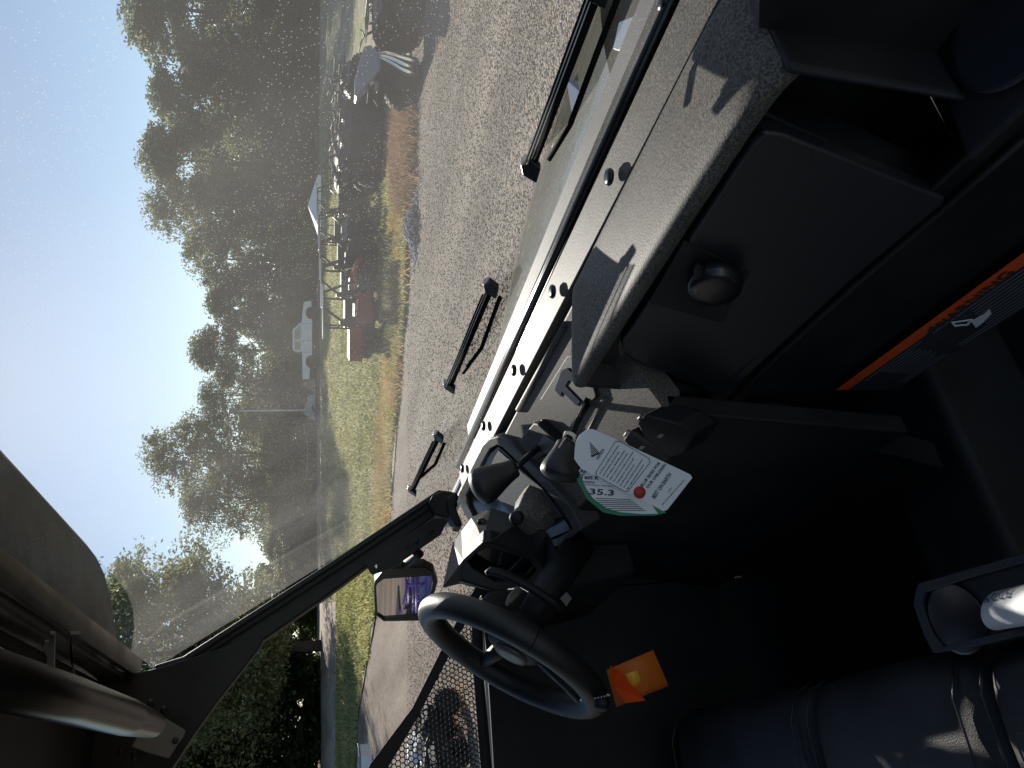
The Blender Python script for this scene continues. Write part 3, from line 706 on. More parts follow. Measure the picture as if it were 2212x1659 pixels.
part('dash_left_wall', prism([(-.866, .476, 1.478), (-.802, .598, 1.478), (-.80, .60, 1.2), (-.862, .45, 1.2)], (.01, 0, 0)), PL)
# --- glove box
GN = Vector((0, .975, -.22)); GP = Vector((-.7, .482, 1.47))   # face plane leaning
def gb(L, back=0): return [W(a, b, pl=(GP-GN*(-back), GN)) for a, b in L]
bez_o = [(1300, 790), (1345, 715), (1480, 505), (1600, 330), (1622, 290), (1650, 278), (1700, 290), (1850, 360), (2062, 440), (2050, 455), (1850, 620), (1575, 868), (1500, 920), (1290, 830)]
part('dash_face', prism(gb([(1262, 800), (1640, 235), (1690, 260), (1960, 380), (2080, 430), (2060, 452), (1850, 620), (1578, 880), (1510, 925), (1480, 925), (1265, 835)], .024), (0, .05, 0)), PL, bv=.004)
gbx = [(1345, 735), (1360, 715), (1480, 530), (1600, 345), (1628, 305), (1650, 285), (1690, 290), (1850, 352), (2040, 428), (2044, 440), (1850, 600), (1568, 858), (1552, 857), (1365, 775), (1346, 757)]
part('glove_box_gap', prism(gb([(a+(0 if a > 1800 else -9), b+(-7 if b < 500 else 7)) for a, b in gbx], .022), (0, .004, 0)), GLOSS)
gd = part('glove_box_door', prism(gb(gbx, -.004), (0, .02, 0)), pmat('glove_door_plastic', (.014, .015, .019), .42, bump=.2, bscale=900), bv=.005)
part('latch_recess', prism(gb([(1400, 655), (1478, 520), (1620, 590), (1560, 700)], -.0055), (0, .003, 0)), PL, gd, bv=.002)
lc = W(1543, 603, pl=(GP-GN*.012, GN))
part('latch', lathe([(.031, 0), (.032, .006), (.029, .016), (.02, .018)], lc, -GN, 28), GLOSS, gd)
part('latch_grip', prism([W(a, b, pl=(GP-GN*.019, GN)) for a, b in [(1497, 572), (1508, 560), (1519, 571), (1516, 606), (1576, 640), (1572, 655), (1502, 620)]], -GN*.009), PL, gd, bv=.003)
part('dash_end_panel', prism(cy([(1590, -150), (1640, 250), (2085, 446), (2110, 352), (1985, 100), (1900, -150)], y=.60), (0, .03, 0)), PL)
# lower knee panel below the glove box, and the warning label
part('knee_panel', prism([(-.24, .436, 1.27), (-.86, .436, 1.30), (-.92, .462, .95), (-.22, .462, .95)], (0, .03, -.01)), PL, bv=.006)
part('knee_pad_edge', tube([W(1572, 868, y=.43), W(1850, 614, y=.43), W(2046, 446, y=.43), W(2212, 300, y=.43)], .004, 8), PL)
LN = Vector((0, 1, .075)).normalized(); LP = W(1812, 843, y=.440)
def lp(px, py, b=0.): return W(px, py, pl=(LP-LN*b, LN))
lb = part('warning_label', prism([lp(1806, 843, .002), lp(2212, 547, .002), lp(2300, 483, .002), lp(2300, 610, .002), lp(2212, 665, .002), lp(1936, 841, .002)], LN*.001), INK)
part('label_band', prism([lp(1806, 843, .004), lp(2300, 483, .004), lp(2300, 512, .004), lp(1832, 842, .004)], LN*.001), WARN, lb)
deps = None
def text_mesh(body, size):
    cu = bpy.data.curves.new('t', 'FONT'); cu.body = body; cu.size = size; cu.resolution_u = 2; cu.extrude = 0; cu.offset = .022*size; cu.fill_mode = 'FRONT'
    o = bpy.data.objects.new('t', cu); COL.objects.link(o)
    dg = bpy.context.evaluated_depsgraph_get(); me = bpy.data.meshes.new_from_object(o.evaluated_get(dg))
    bpy.data.objects.remove(o); return me
def text(body, org, ux, uy, size, mat, parent, name='print', bold=0, align=0):
    """text laid on a surface: org lower left of the baseline, ux reading direction, uy up"""
    me = text_mesh(body, size); ux = ux.normalized(); n = ux.cross(uy).normalized(); uy = n.cross(ux)
    M = Matrix((ux, uy, n)).transposed().to_4x4(); M.translation = org; me.transform(M)
    return part(name, me, mat, parent)
a, b_ = lp(2028, 712, .0055), lp(2130, 636, .0055)
ux = (b_-a); upv = -LN.cross(ux).normalized()
if upv.z < 0: upv = -upv
text('WARNING', a, ux, upv, .026, INK, lb)
part('warning_triangle', prism([lp(2005, 722, .0052), lp(2022, 709, .0052), lp(2010, 705, .0052)], LN*.001), INK, lb)
for r_ in range(11):
    f = .25+.068*r_
    def q(u, f=f):
        t0 = lp(1806, 843, .0036); t1 = lp(2300, 483, .0036); b0 = lp(1936, 841, .0036); b1 = lp(2300, 610, .0036)
        return t0.lerp(t1, u).lerp(b0.lerp(b1, u), f)
    for u0_, u1_ in ((.16, .38), (.62, .98)) if 0 < r_ < 9 else ((.08, .4), (.45, .97)):
        u1_ -= random.uniform(0, .05)
        part('print_line', prism([q(u0_), q(u1_), q(u1_, f+.022), q(u0_, f+.022)], LN*.0006), LABELG, lb)
part('pictogram', prism([lp(2098, 695, .0045), lp(2125, 680, .0045), lp(2138, 668, .0045), lp(2142, 678, .0045), lp(2120, 700, .0045), lp(2108, 708, .0045)], LN*.001), PAPER, lb)
part('pictogram', ring_prism([lp(2055, 697, .0045), lp(2102, 690, .0045), lp(2092, 703, .0045), lp(2062, 706, .0045)], [lp(2061, 698, .0045), lp(2094, 693, .0045), lp(2088, 701, .0045), lp(2066, 703, .0045)], LN*.001), PAPER, lb)
# --- passenger cup holder at the right
CP = 1.3
cc = W(2195, 95, z=CP)
pts_o = cy([(1945, 60), (1985, 100), (2040, 210), (2085, 352), (2260, 190), (2420, 100), (2420, -120), (2050, -120)], z=CP)
part('cup_holder_shelf', prism(pts_o, (0, 0, -.02)), PL, bv=.006)
part('cup_holder', lathe([(.046, .004), (.052, .006), (.053, .002), (.047, .0), (.044, .0035)], W(2180, 55, z=CP+.002), (0, 0, 1), 40), pmat('cup_rim', (.02, .022, .028), .4))
part('cup_well', lathe([(.046, .0012), (.046, .0018)], W(2180, 55, z=CP+.002), (0, 0, 1), 40), GLOSS)
part('dash_side_wall', prism(cy([(1640, 60), (1960, 110), (2085, 352), (2212, 236), (2500, -200), (1640, -200)], y=.52), (0, .03, 0)), PL)
# --- centre stack
PN = Vector((0, -.42, .907)).normalized(); PP = Vector((-1, .60, 1.478))
QS = Vector((0, -.90, .43)).normalized()
def cs_(px, py, up=0.): return W(px, py, pl=(PP+PN*up, PN))
part('centre_panel', prism([(-.80, .601, 1.478), (-1.76, .601, 1.478), (-1.76, .40, 1.3855), (-.80, .40, 1.3855)], (0, .03, -.03)), DASH, bv=.004)
part('centre_panel_front', prism([(-.80, .399, 1.384), (-1.76, .399, 1.384), (-1.74, .38, 1.0), (-.80, .36, 1.0)], (0, .03, 0)), PL, bv=.004)
part('cowl_ridge', tube([cs_(1222, 700, .0), cs_(1120, 885, .0)], .006, 10), DASH)
part('panel_rib', tube([cs_(1310, 858, .0), cs_(1240, 990, .0)], .003, 8), DASH)
part('lower_console', prism([(-.86, .41, 1.20), (-1.74, .41, 1.2), (-1.7, .34, .85), (-.9, .34, .85)], (0, .05, 0)), PL, bv=.006)
# shifter gates
Z1 = lambda x, y: (1042+.248*x, 768+.248*y)
def zp(L): return [Z1(*q) for q in L]
g1 = part('shift_gate', prism([cs_(a, b, .006) for a, b in zp([(500, 385), (735, 5), (860, -20), (960, 250), (990, 360), (960, 395), (905, 370), (760, 640)])], -PN*.01), PL, bv=.002)
part('gate_slot', prism([cs_(a, b, .0075) for a, b in zp([(690, 130), (735, 110), (820, 190), (790, 230), (750, 215), (720, 265), (850, 400), (820, 440), (690, 310), (680, 360), (630, 300)])], -PN*.001), GLOSS, g1)
g2 = part('shift_gate', prism([cs_(a, b, .02) for a, b in zp([(320, 760), (345, 700), (440, 590), (480, 595), (670, 770), (640, 800), (480, 910), (440, 910), (330, 800)])], -PN*.03), PL, bv=.004)
part('gate_window', prism([cs_(a, b, .0215) for a, b in zp([(475, 790), (535, 690), (665, 780), (560, 860)])], -PN*.001), pmat('gate_floor', (.09, .095, .1), .5), g2)
part('gate_marking', prism([cs_(a, b, .006) for a, b in zp([(495, 575), (515, 560), (670, 745), (655, 770)])], -PN*.006), GLOSS, g2, bv=.001)
o1 = cs_(*Z1(515, 615), .0068); 
text('2 4', o1, Vector((-1, .02, 0)), Vector((0, .43, .9)), .018, CHROME, g2)
# levers
def knob(base, neck, tip, r0, r1, name='shift_lever'):
    L = part(name, tube([base, base.lerp(neck, .5), neck], [.0065, .006, .0055], 12), GLOSS)
    d = tip-neck
    prof = [(0, .45), (.05, .5), (.15, .52), (.35, .68), (.55, .86), (.72, 1), (.85, .96), (.94, .74), (.985, .45), (1, .12)]
    k = part('knob', tube([neck+d*t for t, _ in prof], [r1*q for _, q in prof], 24), LEATHER, L)
    m = k.modifiers.new('s', 'SUBSURF'); m.levels = m.render_levels = 1
    return L
x1 = cs_(1272, 868).x
knob(cs_(1268, 872), W(1226, 952, x=-.875), W(1206, 1040, x=-.895), .006, .030)
knob(cs_(1163, 968, .02), W(1116, 1008, x=-1.08), W(1020, 1062, x=-1.11), .006, .033)
# string round the near lever
nk = W(1230, 944, x=-.873)
parts = []
for k in range(5):
    ax = Vector((.1, -.8, .4)).normalized(); u, v = frame_of(ax+Vector((.15*k-.3, 0, .1*k)))
    c = nk + ax*(.0022*k-.005)
    parts.append(tube_vf([c+(u*math.cos(a)+v*math.sin(a))*.0085 for a in np.linspace(0, 2*math.pi, 13)], .0011, 5))
parts.append(tube_vf([nk+Vector((0, 0, .004)), nk+Vector((.012, -.012, .016)), nk+Vector((.01, -.02, .022))], .001, 5))
parts.append(tube_vf([nk, nk+Vector((-.005, -.02, -.012)), nk+Vector((.006, -.03, -.026))], .001, 5))
link('string', multi(parts), STRING, None, label='pale string knotted round the near shift lever above the white tag', category='string')
# tags
TN = Vector((-.86, .48, -.17)).normalized(); TP = W(1250, 950, x=-.84)
def tg(zx, zy, b=0.): 
    a, c = Z1(zx, zy); return W(a, c, pl=(TP-TN*b, TN))
wt = thing('paper_tag', 'white printed hang tag tied to the near shift lever', 'tag', TP)
def tpart(name, me, mat, root):
    me.transform(Matrix.Translation(-root.location)); return link(name, me, mat, root)
out_ = [(850, 690), (910, 645), (960, 640), (1100, 700), (1810, 1035), (1828, 1065), (1610, 1345), (1575, 1355), (1380, 1250), (860, 985), (800, 900), (810, 760)]
card = tpart('card', prism([tg(a, b) for a, b in out_], TN*.0012), PAPER, wt)
def tline(name, a, b, wd, mat, root, up=.0012, n=None):
    pa, pb = Vector(a), Vector(b); d = (pb-pa).normalized(); nn = TN; s = nn.cross(d)*wd/2
    return tpart(name, prism([pa-s, pb-s, pb+s, pa+s], TN*.0003), mat, root)
bx = [(1160, 745), (1200, 745), (1455, 895), (1465, 930), (1270, 1185), (1240, 1185), (995, 1050), (985, 1020)]
tpart('print_frame', ring_prism([tg(a, b, .001) for a, b in bx], [tg(1223+(a-1223)*.975, 965+(b-965)*.975, .001) for a, b in bx], TN*.0003), INK, wt)
def ttext(s, zx, zy, dx, dy, height_z, root=None, mat=INK, up=.001, pl=None):
    f = pl or tg
    a = f(zx, zy, up); b = f(zx+dx, zy+dy, up); ux = (b-a)
    nrm = TN; uy = nrm.cross(ux).normalized()
    me = text_mesh(s, 1.0); xs_ = [v.co.x for v in me.vertices]; wdt = max(xs_)-min(xs_)
    hgt = (f(zx, zy, up)-f(zx+height_z*.86, zy+height_z*.5, up)).length
    dn = (f(zx+40, zy+20, up)-f(zx, zy, up)).normalized()
    n = ux.normalized().cross(-dn)
    uy = n.normalized().cross(ux.normalized())
    S = Matrix.Diagonal((ux.length/wdt, hgt/.72, 1, 1))
    M = Matrix((ux.normalized(), uy, n.normalized())).transposed().to_4x4(); M.translation = a
    me.transform(M @ S); return tpart('print', me, mat, root or wt)
ttext('BLUE SKIES FOR', 1393, 1148, 160, -210, 26)
ttext('OUR CHILDREN', 1443, 1160, 160, -205, 26)
ttext('BEST ON EARTH', 1500, 1250, 150, -210, 36)
ttext('HONDA', 1010, 908, 55, -88, 24)
lines = ['At Honda, we believe in performance', 'and innovation, and that\'s why', 'we\'re taking a leadership position', 'when it comes to the environment.', 'Our ambition is simply to be smarter.', 'Challenges for the air and soil', 'Honda\'s powerful products.', 'And that\'s the kind of performance', 'that really impresses everyone.']
for k, s in enumerate(lines):
    zx, zy = 1025+k*30, 1035+k*17; L = .92*len(s)/36
    ttext(s, zx, zy, 185*L, -280*L, 13)
ttext('HONDA.COM', 1625, 1190, 25, -35, 10); ttext('MEET OR EXCEED EMISSIONS STANDARDS 2025', 1570, 1305, 190, -215, 10)
# wing emblem: fanned strokes
for k in range(5):
    a = tg(934+3.5*k, 757+26*k, .001); b = tg(1018-12*k, 850+8*k, .001); tline('emblem', a, b, .0012, INK, wt)
tline('emblem', tg(948, 880, .001), tg(1020, 850, .001), .002, INK, wt)
dc = tg(1370, 1193, .0012)
tpart('globe_print', lathe([(.0085, 0), (.0085, .0003)], dc, -TN, 28), REDP, wt)
# booklet behind
bt = thing('test_tag', 'white and green test result tag hanging behind the plain white tag', 'tag', TP)
def bg_(zx, zy, b=0.): return tg(zx, zy, -.012-(zx-800)*.00001+b)
greenp = [(810, 1060), (900, 940), (1200, 900), (1600, 1370), (1500, 1395), (1200, 1395), (1050, 1365), (920, 1260)]
tpart('card_back', prism([bg_(a, b, 0) for a, b in greenp], TN*.001), GREEN, bt)
whp = [(840, 1000), (900, 940), (1200, 900), (1530, 1378), (1400, 1380), (1200, 1365), (1080, 1330), (960, 1240), (890, 1130)]
tpart('card', prism([bg_(a, b, .0012) for a, b in whp], TN*.0006), PAPER, bt)
BF = lambda zx, zy, up: bg_(zx, zy, up+.0012)
def btext(s, zx, zy, dx, dy, h):
    a = BF(zx, zy, .0008); b = BF(zx+dx, zy+dy, .0008); ux = b-a
    dn = (BF(zx+3, zy+30, .0008)-a).normalized(); n = ux.normalized().cross(-dn).normalized(); uy = n.cross(ux.normalized())
    me = text_mesh(s, 1.0); xs_ = [v.co.x for v in me.vertices]; hg = (BF(zx, zy+h, .0008)-a).length
    M = Matrix((ux.normalized(), uy, n)).transposed().to_4x4(); M.translation = a
    me.transform(M @ Matrix.Diagonal((ux.length/(max(xs_)-min(xs_)), hg/.72, 1, 1))); return tpart('print', me, INK, bt)
btext('Air', 850, 1022, 60, 8, 40); btext('Test R', 850, 1072, 165, 12, 40); btext('HONDA', 875, 1110, 105, 5, 20)
btext('35.3', 925, 1208, 215, 12, 52); btext('Vehicle Emissions Information', 885, 1128, 250, 14, 10)
for k in range(7): 
    tpart('print_line', prism([BF(985+k*14, 1240+k*18, .0008), BF(1290+k*22, 1250+k*16, .0008), BF(1291+k*22, 1257+k*16, .0008), BF(986+k*14, 1247+k*18, .0008)], TN*.0002), LABELG, bt)
for q in ([(975, 1300), (995, 1280), (1010, 1300), (990, 1315)], [(1030, 1345), (1045, 1325), (1065, 1340), (1050, 1352)], [(930, 1262), (950, 1240), (962, 1262), (945, 1275)]):
    tpart('green_corner', prism([BF(a, b, .0008) for a, b in q], TN*.0002), GREEN, bt)
# rocker switches
for L in ([(1340, 600), (1360, 555), (1395, 520), (1700, 600), (1850, 700), (1760, 850), (1640, 900), (1560, 850), (1400, 720)], [(1215, 740), (1240, 700), (1275, 655), (1500, 790), (1640, 910), (1560, 960), (1420, 900), (1260, 790)]):
    s_ = part('rocker_switch', prism([W(*Z1(a, b), pl=(Vector((-1, .40, 1.385))+QS*.02, QS)) for a, b in L], -PN*.05), PL, bv=.005)
    c0 = [Vector(p) for p in (W(*Z1(*L[1]), pl=(Vector((-1, .40, 1.385))+QS*.021, QS)), W(*Z1(*L[2]), pl=(Vector((-1, .40, 1.385))+QS*.021, QS)))]
    part('switch_edge', tube([c0[0], c0[1]], .0025, 8), STEEL, s_)
    c = sum((Vector(W(*Z1(a, b), pl=(Vector((-1, .40, 1.385))+QS*.0215, QS))) for a, b in L), Vector())/len(L)
    part('switch_symbol', prism([c+Vector((-.006, 0, -.003)), c+Vector((.006, 0, -.003)), c+Vector((.006, .0014, .003)), c+Vector((-.006, .0014, .003))], PN*.0005), LABELG, s_)
# open storage tray left of the levers
ZT = lambda x, y: (877.8+.1984*x, 877.8+.1984*y)
TRo = [(560, 960), (600, 880), (830, 420), (900, 350), (990, 325), (1080, 370), (1350, 620), (1560, 840), (1780, 1090), (1900, 1350), (1700, 1500), (1200, 1700), (700, 1300), (590, 1100)]
TRi = [(650, 960), (680, 900), (850, 560), (900, 470), (980, 425), (1040, 450), (1290, 680), (1480, 880), (1700, 1130), (1800, 1340), (1640, 1440), (1200, 1600), (760, 1260), (680, 1100)]
tr_ = part('storage_tray', ring_prism([cs_(*ZT(a, b), .014) for a, b in TRo], [cs_(*ZT(a, b), .014) for a, b in TRi], -PN*.05), pmat('tray_rim', (.05, .052, .055), .4, bump=.3, bscale=500), bv=.004)
part('tray_floor', prism([cs_(*ZT(a, b), .006) for a, b in [(655, 960), (860, 560), (1000, 440), (1500, 900), (1790, 1340), (1200, 1590), (700, 1200)]], -PN*.002), GLOSS, tr_)
part('tray_mat', prism([cs_(*ZT(a, b), .008) for a, b in [(860, 740), (1000, 480), (1480, 900), (1700, 1200), (1300, 1350), (1000, 1010)]], -PN*.001), pmat('tray_mat_plastic', (.07, .08, .095), .55, bump=.2, bscale=300), tr_)
# boss and round socket
bc = W(1158, 1105, y=.44)
part('socket_boss', lathe([(.048, -.05), (.046, .0), (.034, .036), (.026, .043), (.02, .045)], bc, Vector((.35, -.7, .62)), 8), DASH, bv=.002)
sc_ = W(1283, 1165, y=.42)
sk_ = part('power_socket', lathe([(.034, 0), (.034, .01), (.029, .014), (.024, .012), (.024, .022), (.018, .026)], sc_, QS, 32), PL)
part('socket_cap', lathe([(.012, .024), (.012, .03), (.008, .033)], sc_, QS, 24), STEEL, sk_)
# --- instrument pod
Z6 = lambda x, y: (932.6+.19835*x, 1042+.19835*y)
PX = -1.22
def pd(zx, zy, y): return W(*Z6(zx, zy), y=y)
opening = [(350, 850), (560, 660), (640, 655), (1120, 800), (1240, 960), (1120, 1130), (700, 1180), (300, 1060)]
inner_o = [(385, 860), (565, 720), (645, 712), (1060, 840), (1150, 960), (1060, 1060), (690, 1085), (450, 940)]
P0 = Vector((-1.3, .36, 1.5)); QN = Vector((.25, -.93, .2)).normalized()
def pq_(L, up=0): return [W(*Z6(a, b), pl=(P0+QN*up, QN)) for a, b in L]
def Y6(a, b, **k): return W(*Z6(a, b), **k)
R1 = Y6(350, 850, x=-1.37); P0 = R1
def pq_(L, up=0): return [W(*Z6(a, b), pl=(P0+QN*up, QN)) for a, b in L]
def skin(name, pts, tris, mat, th=.006, parent=V0):
    o = part(name, mesh(pts, tris), mat, parent); m = o.modifiers.new('s', 'SOLIDIFY'); m.thickness = th; m.offset = 0; return o
pod = part('instrument_pod', ring_prism(pq_(opening), pq_(inner_o), -QN*.03), PL, bv=.003)
T1 = pq_([(130, 1140)])[0]; E1 = Y6(490, 470, x=-1.372); F1 = Y6(440, 390, y=.468); G1 = Y6(330, 540, y=.452); H1 = Y6(235, 670, y=.43); K1 = Y6(650, 285, y=.475)
skin('pod_top', [T1, R1, E1, F1, G1, H1], [[0, 1, 5], [1, 4, 5], [1, 2, 4], [2, 3, 4]], DASH, .004, pod)
b1, c1_, d1, e1, f1, g1_, h1 = pq_([(560, 660), (640, 655), (1120, 800), (1240, 960), (1120, 1130), (700, 1180), (300, 1060)])
M1, N1, O1 = Y6(1000, 400, x=-1.33), Y6(1260, 560, x=-1.28), Y6(1420, 900, x=-1.25)
skin('pod_side', [R1, E1, F1, K1, M1, N1, O1, e1, d1, c1_, b1], [[0, 1, 10], [1, 3, 10], [1, 2, 3], [10, 3, 9], [9, 3, 4], [9, 4, 8], [8, 4, 5], [8, 5, 7], [7, 5, 6]], PL, .004, pod)
skin('pod_cheek', [T1, R1, h1, g1_, Y6(480, 1140, y=.37), Y6(310, 1095, y=.36)], [[0, 1, 2], [0, 2, 5], [5, 2, 3], [5, 3, 4]], PL, .003, pod)
part('display', prism(pq_(inner_o, -.02), -QN*.003), GLASSD, pod)
part('display_rib', tube([*pq_([(830, 970), (990, 810)], -.01)], .0025, 6), STEEL, pod)
part('display_rib', tube([*pq_([(1030, 1000), (1100, 920)], -.01)], .0025, 6), STEEL, pod)
part('pod_knob', lathe([(.014, 0), (.014, .012), (.009, .016)], W(*Z6(930, 380), x=-1.335), Vector((.8, -.4, .4)), 12), PL, pod)
part('pod_bolt', lathe([(.009, 0), (.009, .006), (.006, .008)], W(*Z6(545, 430), x=-1.368), Vector((.8, -.5, .3)), 10), GLOSS, pod)
part('display', prism(pq_(inner_o, -.02), -QN*.003), GLASSD, pod)
part('display_rib', tube([*pq_([(830, 970), (990, 810)], -.01)], .0025, 6), STEEL, pod)
part('display_rib', tube([*pq_([(1030, 1000), (1100, 920)], -.01)], .0025, 6), STEEL, pod)
part('pod_knob', lathe([(.014, 0), (.014, .012), (.009, .016)], W(*Z6(930, 380), y=.42), Vector((.8, -.4, .4)), 12), PL, pod)
# --- steering column and wheel
SCn = Vector((-1.262, .166, 1.532)); tau = R(35)
SU = Vector((0, math.sin(tau), math.cos(tau))); SX = Vector((1, 0, 0)); SN = SX.cross(SU)   # SN points back to the driver
if SN.y > 0: SN = -SN
SN = SN.normalized()
def wp(x, u, n): return SCn + SX*x + SU*u + SN*n
Rw, rw = .156, .0215
sw = part('steering_wheel', multi([tube_vf([wp(Rw*math.cos(a), Rw*math.sin(a), 0) for a in np.linspace(0, 2*math.pi, 73)], rw, 20, False)]), LEATHER)
for a0 in (R(8), R(172), R(270)):
    p = [wp(Rw*.98*math.cos(a0), Rw*.98*math.sin(a0), 0), wp(.11*math.cos(a0), .11*math.sin(a0), -.014), wp(.04*math.cos(a0), .04*math.sin(a0), -.035)]
    part('spoke', tube(p, [.013, .014, .02], 12), LEATHER, sw)
hb = part('hub', lathe([(.03, -.075), (.045, -.05), (.052, -.03), (.05, -.014), (.04, -.008), (.01, -.005)], SCn, SN, 32), PL, sw)
part('hub_cap', lathe([(.030, -.009), (.031, -.005), (.029, -.001), (.02, .001), (.003, .0015)], SCn, SN, 32), STEEL, sw)
part('steering_column', tube([wp(0, 0, -.06), wp(0, -.01, -.14), wp(-.03, -.03, -.26)], [.024, .03, .03], 20), PL)
arc = [W(*Z6(a, b), x=-1.2) for a, b in [(590, 990), (640, 965), (760, 990), (920, 1060), (1120, 1170), (1300, 1290), (1440, 1400)]]
part('column_trim', tube(arc, [.004, .0075, .008, .008, .008, .008, .004], 10), PL)
part('seat_sun_block', prism([(-1.72, .27, 1.425), (-1.72, .62, 1.435), (-1.42, .62, 1.43), (-1.42, .30, 1.41)], (0, .03, -.22)), PL, bv=.01)  # box added out of sight to keep sun off the seat
part('signal_lever', prism([W(*Z6(a, b), x=-1.24) for a, b in [(820, 1300), (850, 1210), (930, 1120), (1000, 1160), (960, 1230), (860, 1330)]], (-.02, 0, 0)), STEEL, bv=.003)
part('column_shroud', prism([W(*Z6(a, b), x=-1.3) for a, b in [(560, 1320), (570, 1240), (620, 1200), (700, 1170), (1000, 1150), (1250, 1320), (1200, 1480), (860, 1450)]], (-.1, 0, 0)), PL, bv=.008)
part('column_bracket', prism([W(*Z6(a, b), x=-1.22) for a, b in [(1400, 1260), (1470, 1190), (1530, 1260), (1470, 1350)]], (-.004, 0, 0)), STEEL, bv=.001)
# orange key tag
KP = (W(1345, 1470, x=-1.12), Vector((-.85, .42, -.28)).normalized())
kt = thing('key_tag', 'orange card tag hanging by a bead chain below the steering wheel', 'tag', KP[0])
def kg(px, py, b=0.): return W(px, py, pl=(KP[0]-KP[1]*b, KP[1]))
def curved(L0, L1, n, bow, mat, name, b=0.):
    vs = []; 
    for i in range(n):
        f = i/(n-1); off = bow*math.sin(math.pi*f)+b
        vs += [kg(*[L0[0][k]+(L0[1][k]-L0[0][k])*f for k in (0, 1)], off), kg(*[L1[0][k]+(L1[1][k]-L1[0][k])*f for k in (0, 1)], off)]
    o = tpart(name, mesh(vs, [[2*i, 2*i+1, 2*i+3, 2*i+2] for i in range(n-1)], True), mat, kt)
    m = o.modifiers.new('s', 'SOLIDIFY'); m.thickness = .0008; return o
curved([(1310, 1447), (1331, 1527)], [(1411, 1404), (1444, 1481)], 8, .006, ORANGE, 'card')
curved([(1350, 1456), (1364, 1488)], [(1376, 1447), (1386, 1473)], 6, .002, YELL, 'card_print', .008)
tpart('sunlit_flap', prism([kg(1318, 1438, .004), kg(1334, 1448, .012), kg(1395, 1513, .018), kg(1352, 1519, .012), kg(1324, 1480, .006)], KP[1]*.0006), card_mat('sunlit_orange', (1, .15, .01), .6), kt)  # raised piece in brighter orange paints the sunlit triangle of the card
b0, b1 = W(1286, 1508, x=-1.13), W(1312, 1500, x=-1.12)
for k in range(12):
    f = k/11; p = b0.lerp(b1, f)+Vector((0, 0, -.012*math.sin(math.pi*f)))
    c = tpart('bead', lathe([(.0003, -.0016), (.0014, -.0008), (.0016, 0), (.0014, .0008), (.0003, .0016)], p, (0, 0, 1), 8), CHROME, kt)
part('ignition_lock', lathe([(.012, 0), (.012, .02), (.008, .024)], W(1300, 1500, x=-1.15), Vector((.3, -.9, .3)), 16), DARKM)

# --- windshield, its vents, pillar, header and roof
def ws(x, z): 
    f = (z-1.49)/(2.2-1.49); return Vector((x, .70-.405*f, z))
wsh = part('windshield', mesh([ws(-.1, 1.488), ws(-1.84, 1.488), ws(-1.84, 2.2), ws(-.1, 2.2)], [[0, 1, 2, 3]]), WIND)
WN = Vector((0, .71, .405)).normalized()
WPL = (ws(-1, 1.55)-WN*.006, WN)
def wv(px, py, up=0.): return W(px, py, pl=(WPL[0]+WN*up, WN))
def vent(e0, e1, arm, sh):
    v = part('windshield_vent', tube([wv(*e0), wv(*e1)], .0045, 8), MATTE, V0)
    a, b = wv(*e0), wv(*e1); d = (b-a)
    up = Vector((0, .25, .97)) 
    for k in range(5):
        q = Vector((0, -.495, .87))*(.004+.0028*k); part('flap', tube([a+d*.04+q, b-d*.02+q], .0008 if k % 2 else .0013, 6), WHITEP if k % 2 else MATTE, v)
    mid = (a+b)/2; out_d = (mid-CAM); out_d = (out_d-d*out_d.dot(d)/d.length_squared).normalized()
    part('vent_flap', prism([a+d*.04, b-d*.03, b-d*.08+out_d*.06, b-d*.2+out_d*.075, a+d*.2+out_d*.075, a+d*.08+out_d*.06], DN*.0015), MATTE, v)
    for p, s in ((a, .012), (b, .009)):
        c = p+WN*.002
        part('pivot_block', prism([c+Vector((-s, -.006, -.009)), c+Vector((s, -.006, -.008)), c+Vector((s*1.2, .006, .006)), c+Vector((0, .012, .012)), c+Vector((-s, .006, .007))], (0, -.012, .002)), GLOSS, v, bv=.002)
    c0, c1, c2 = [wv(*q, .004) for q in arm]
    part('vent_arm', tube([c0, c1, c2], .0035, 6), MATTE, v)
vent((1064, 618), (974, 832), [(1080, 642), (1040, 752), (1000, 806)], 0)
vent((950, 941), (893, 1058), [(960, 958), (940, 1003), (910, 1030)], 0)
vent((1150, 360), (1294, -20), [(1185, 345), (1232, 268), (1340, -20)], 0)
# pillar
def px_(px, py, x=-1.7): return W(px, py, x=x)
pil = part('roof_pillar', prism([px_(a, b) for a, b in [(975, 1062), (948, 1056), (713, 1213), (395, 1417), (330, 1437), (350, 1500), (568, 1384), (713, 1283), (935, 1118), (965, 1095)]], (-.035, 0, 0)), DARKM, bv=.006)
for off in (9, 20):
    part('pillar_trim', tube([px_(948+off*.6, 1056+off, -1.695), px_(713+off*.5, 1213+off, -1.695), px_(400+off*.5, 1417+off, -1.695)], .003, 6), RUB, pil)
part('pillar_clamp', prism([px_(a, b, -1.68) for a, b in [(925, 1085), (935, 1068), (958, 1058), (985, 1062), (990, 1090), (970, 1120), (940, 1112)]], (-.06, 0, 0)), PL, bv=.006)
part('pillar_foot', prism([px_(a, b, -1.66) for a, b in [(965, 1075), (985, 1060), (992, 1070), (985, 1095), (998, 1125), (1000, 1136), (985, 1137), (970, 1110)]], (-.05, 0, 0)), PL, bv=.006)
gu = part('roof_gusset', prism([px_(a, b, -1.69) for a, b in [(350, 1440), (560, 1372), (570, 1380), (562, 1397), (520, 1452), (470, 1515), (420, 1585), (372, 1659), (350, 1720), (200, 1720), (180, 1480)]], (-.03, 0, 0)), PL, bv=.004)
Z7 = lambda x, y: (658+.504*x, 823+.504*y)
mbp = [(262, 785), (270, 765), (550, 590), (600, 585), (612, 600), (585, 655), (375, 800), (290, 828)]
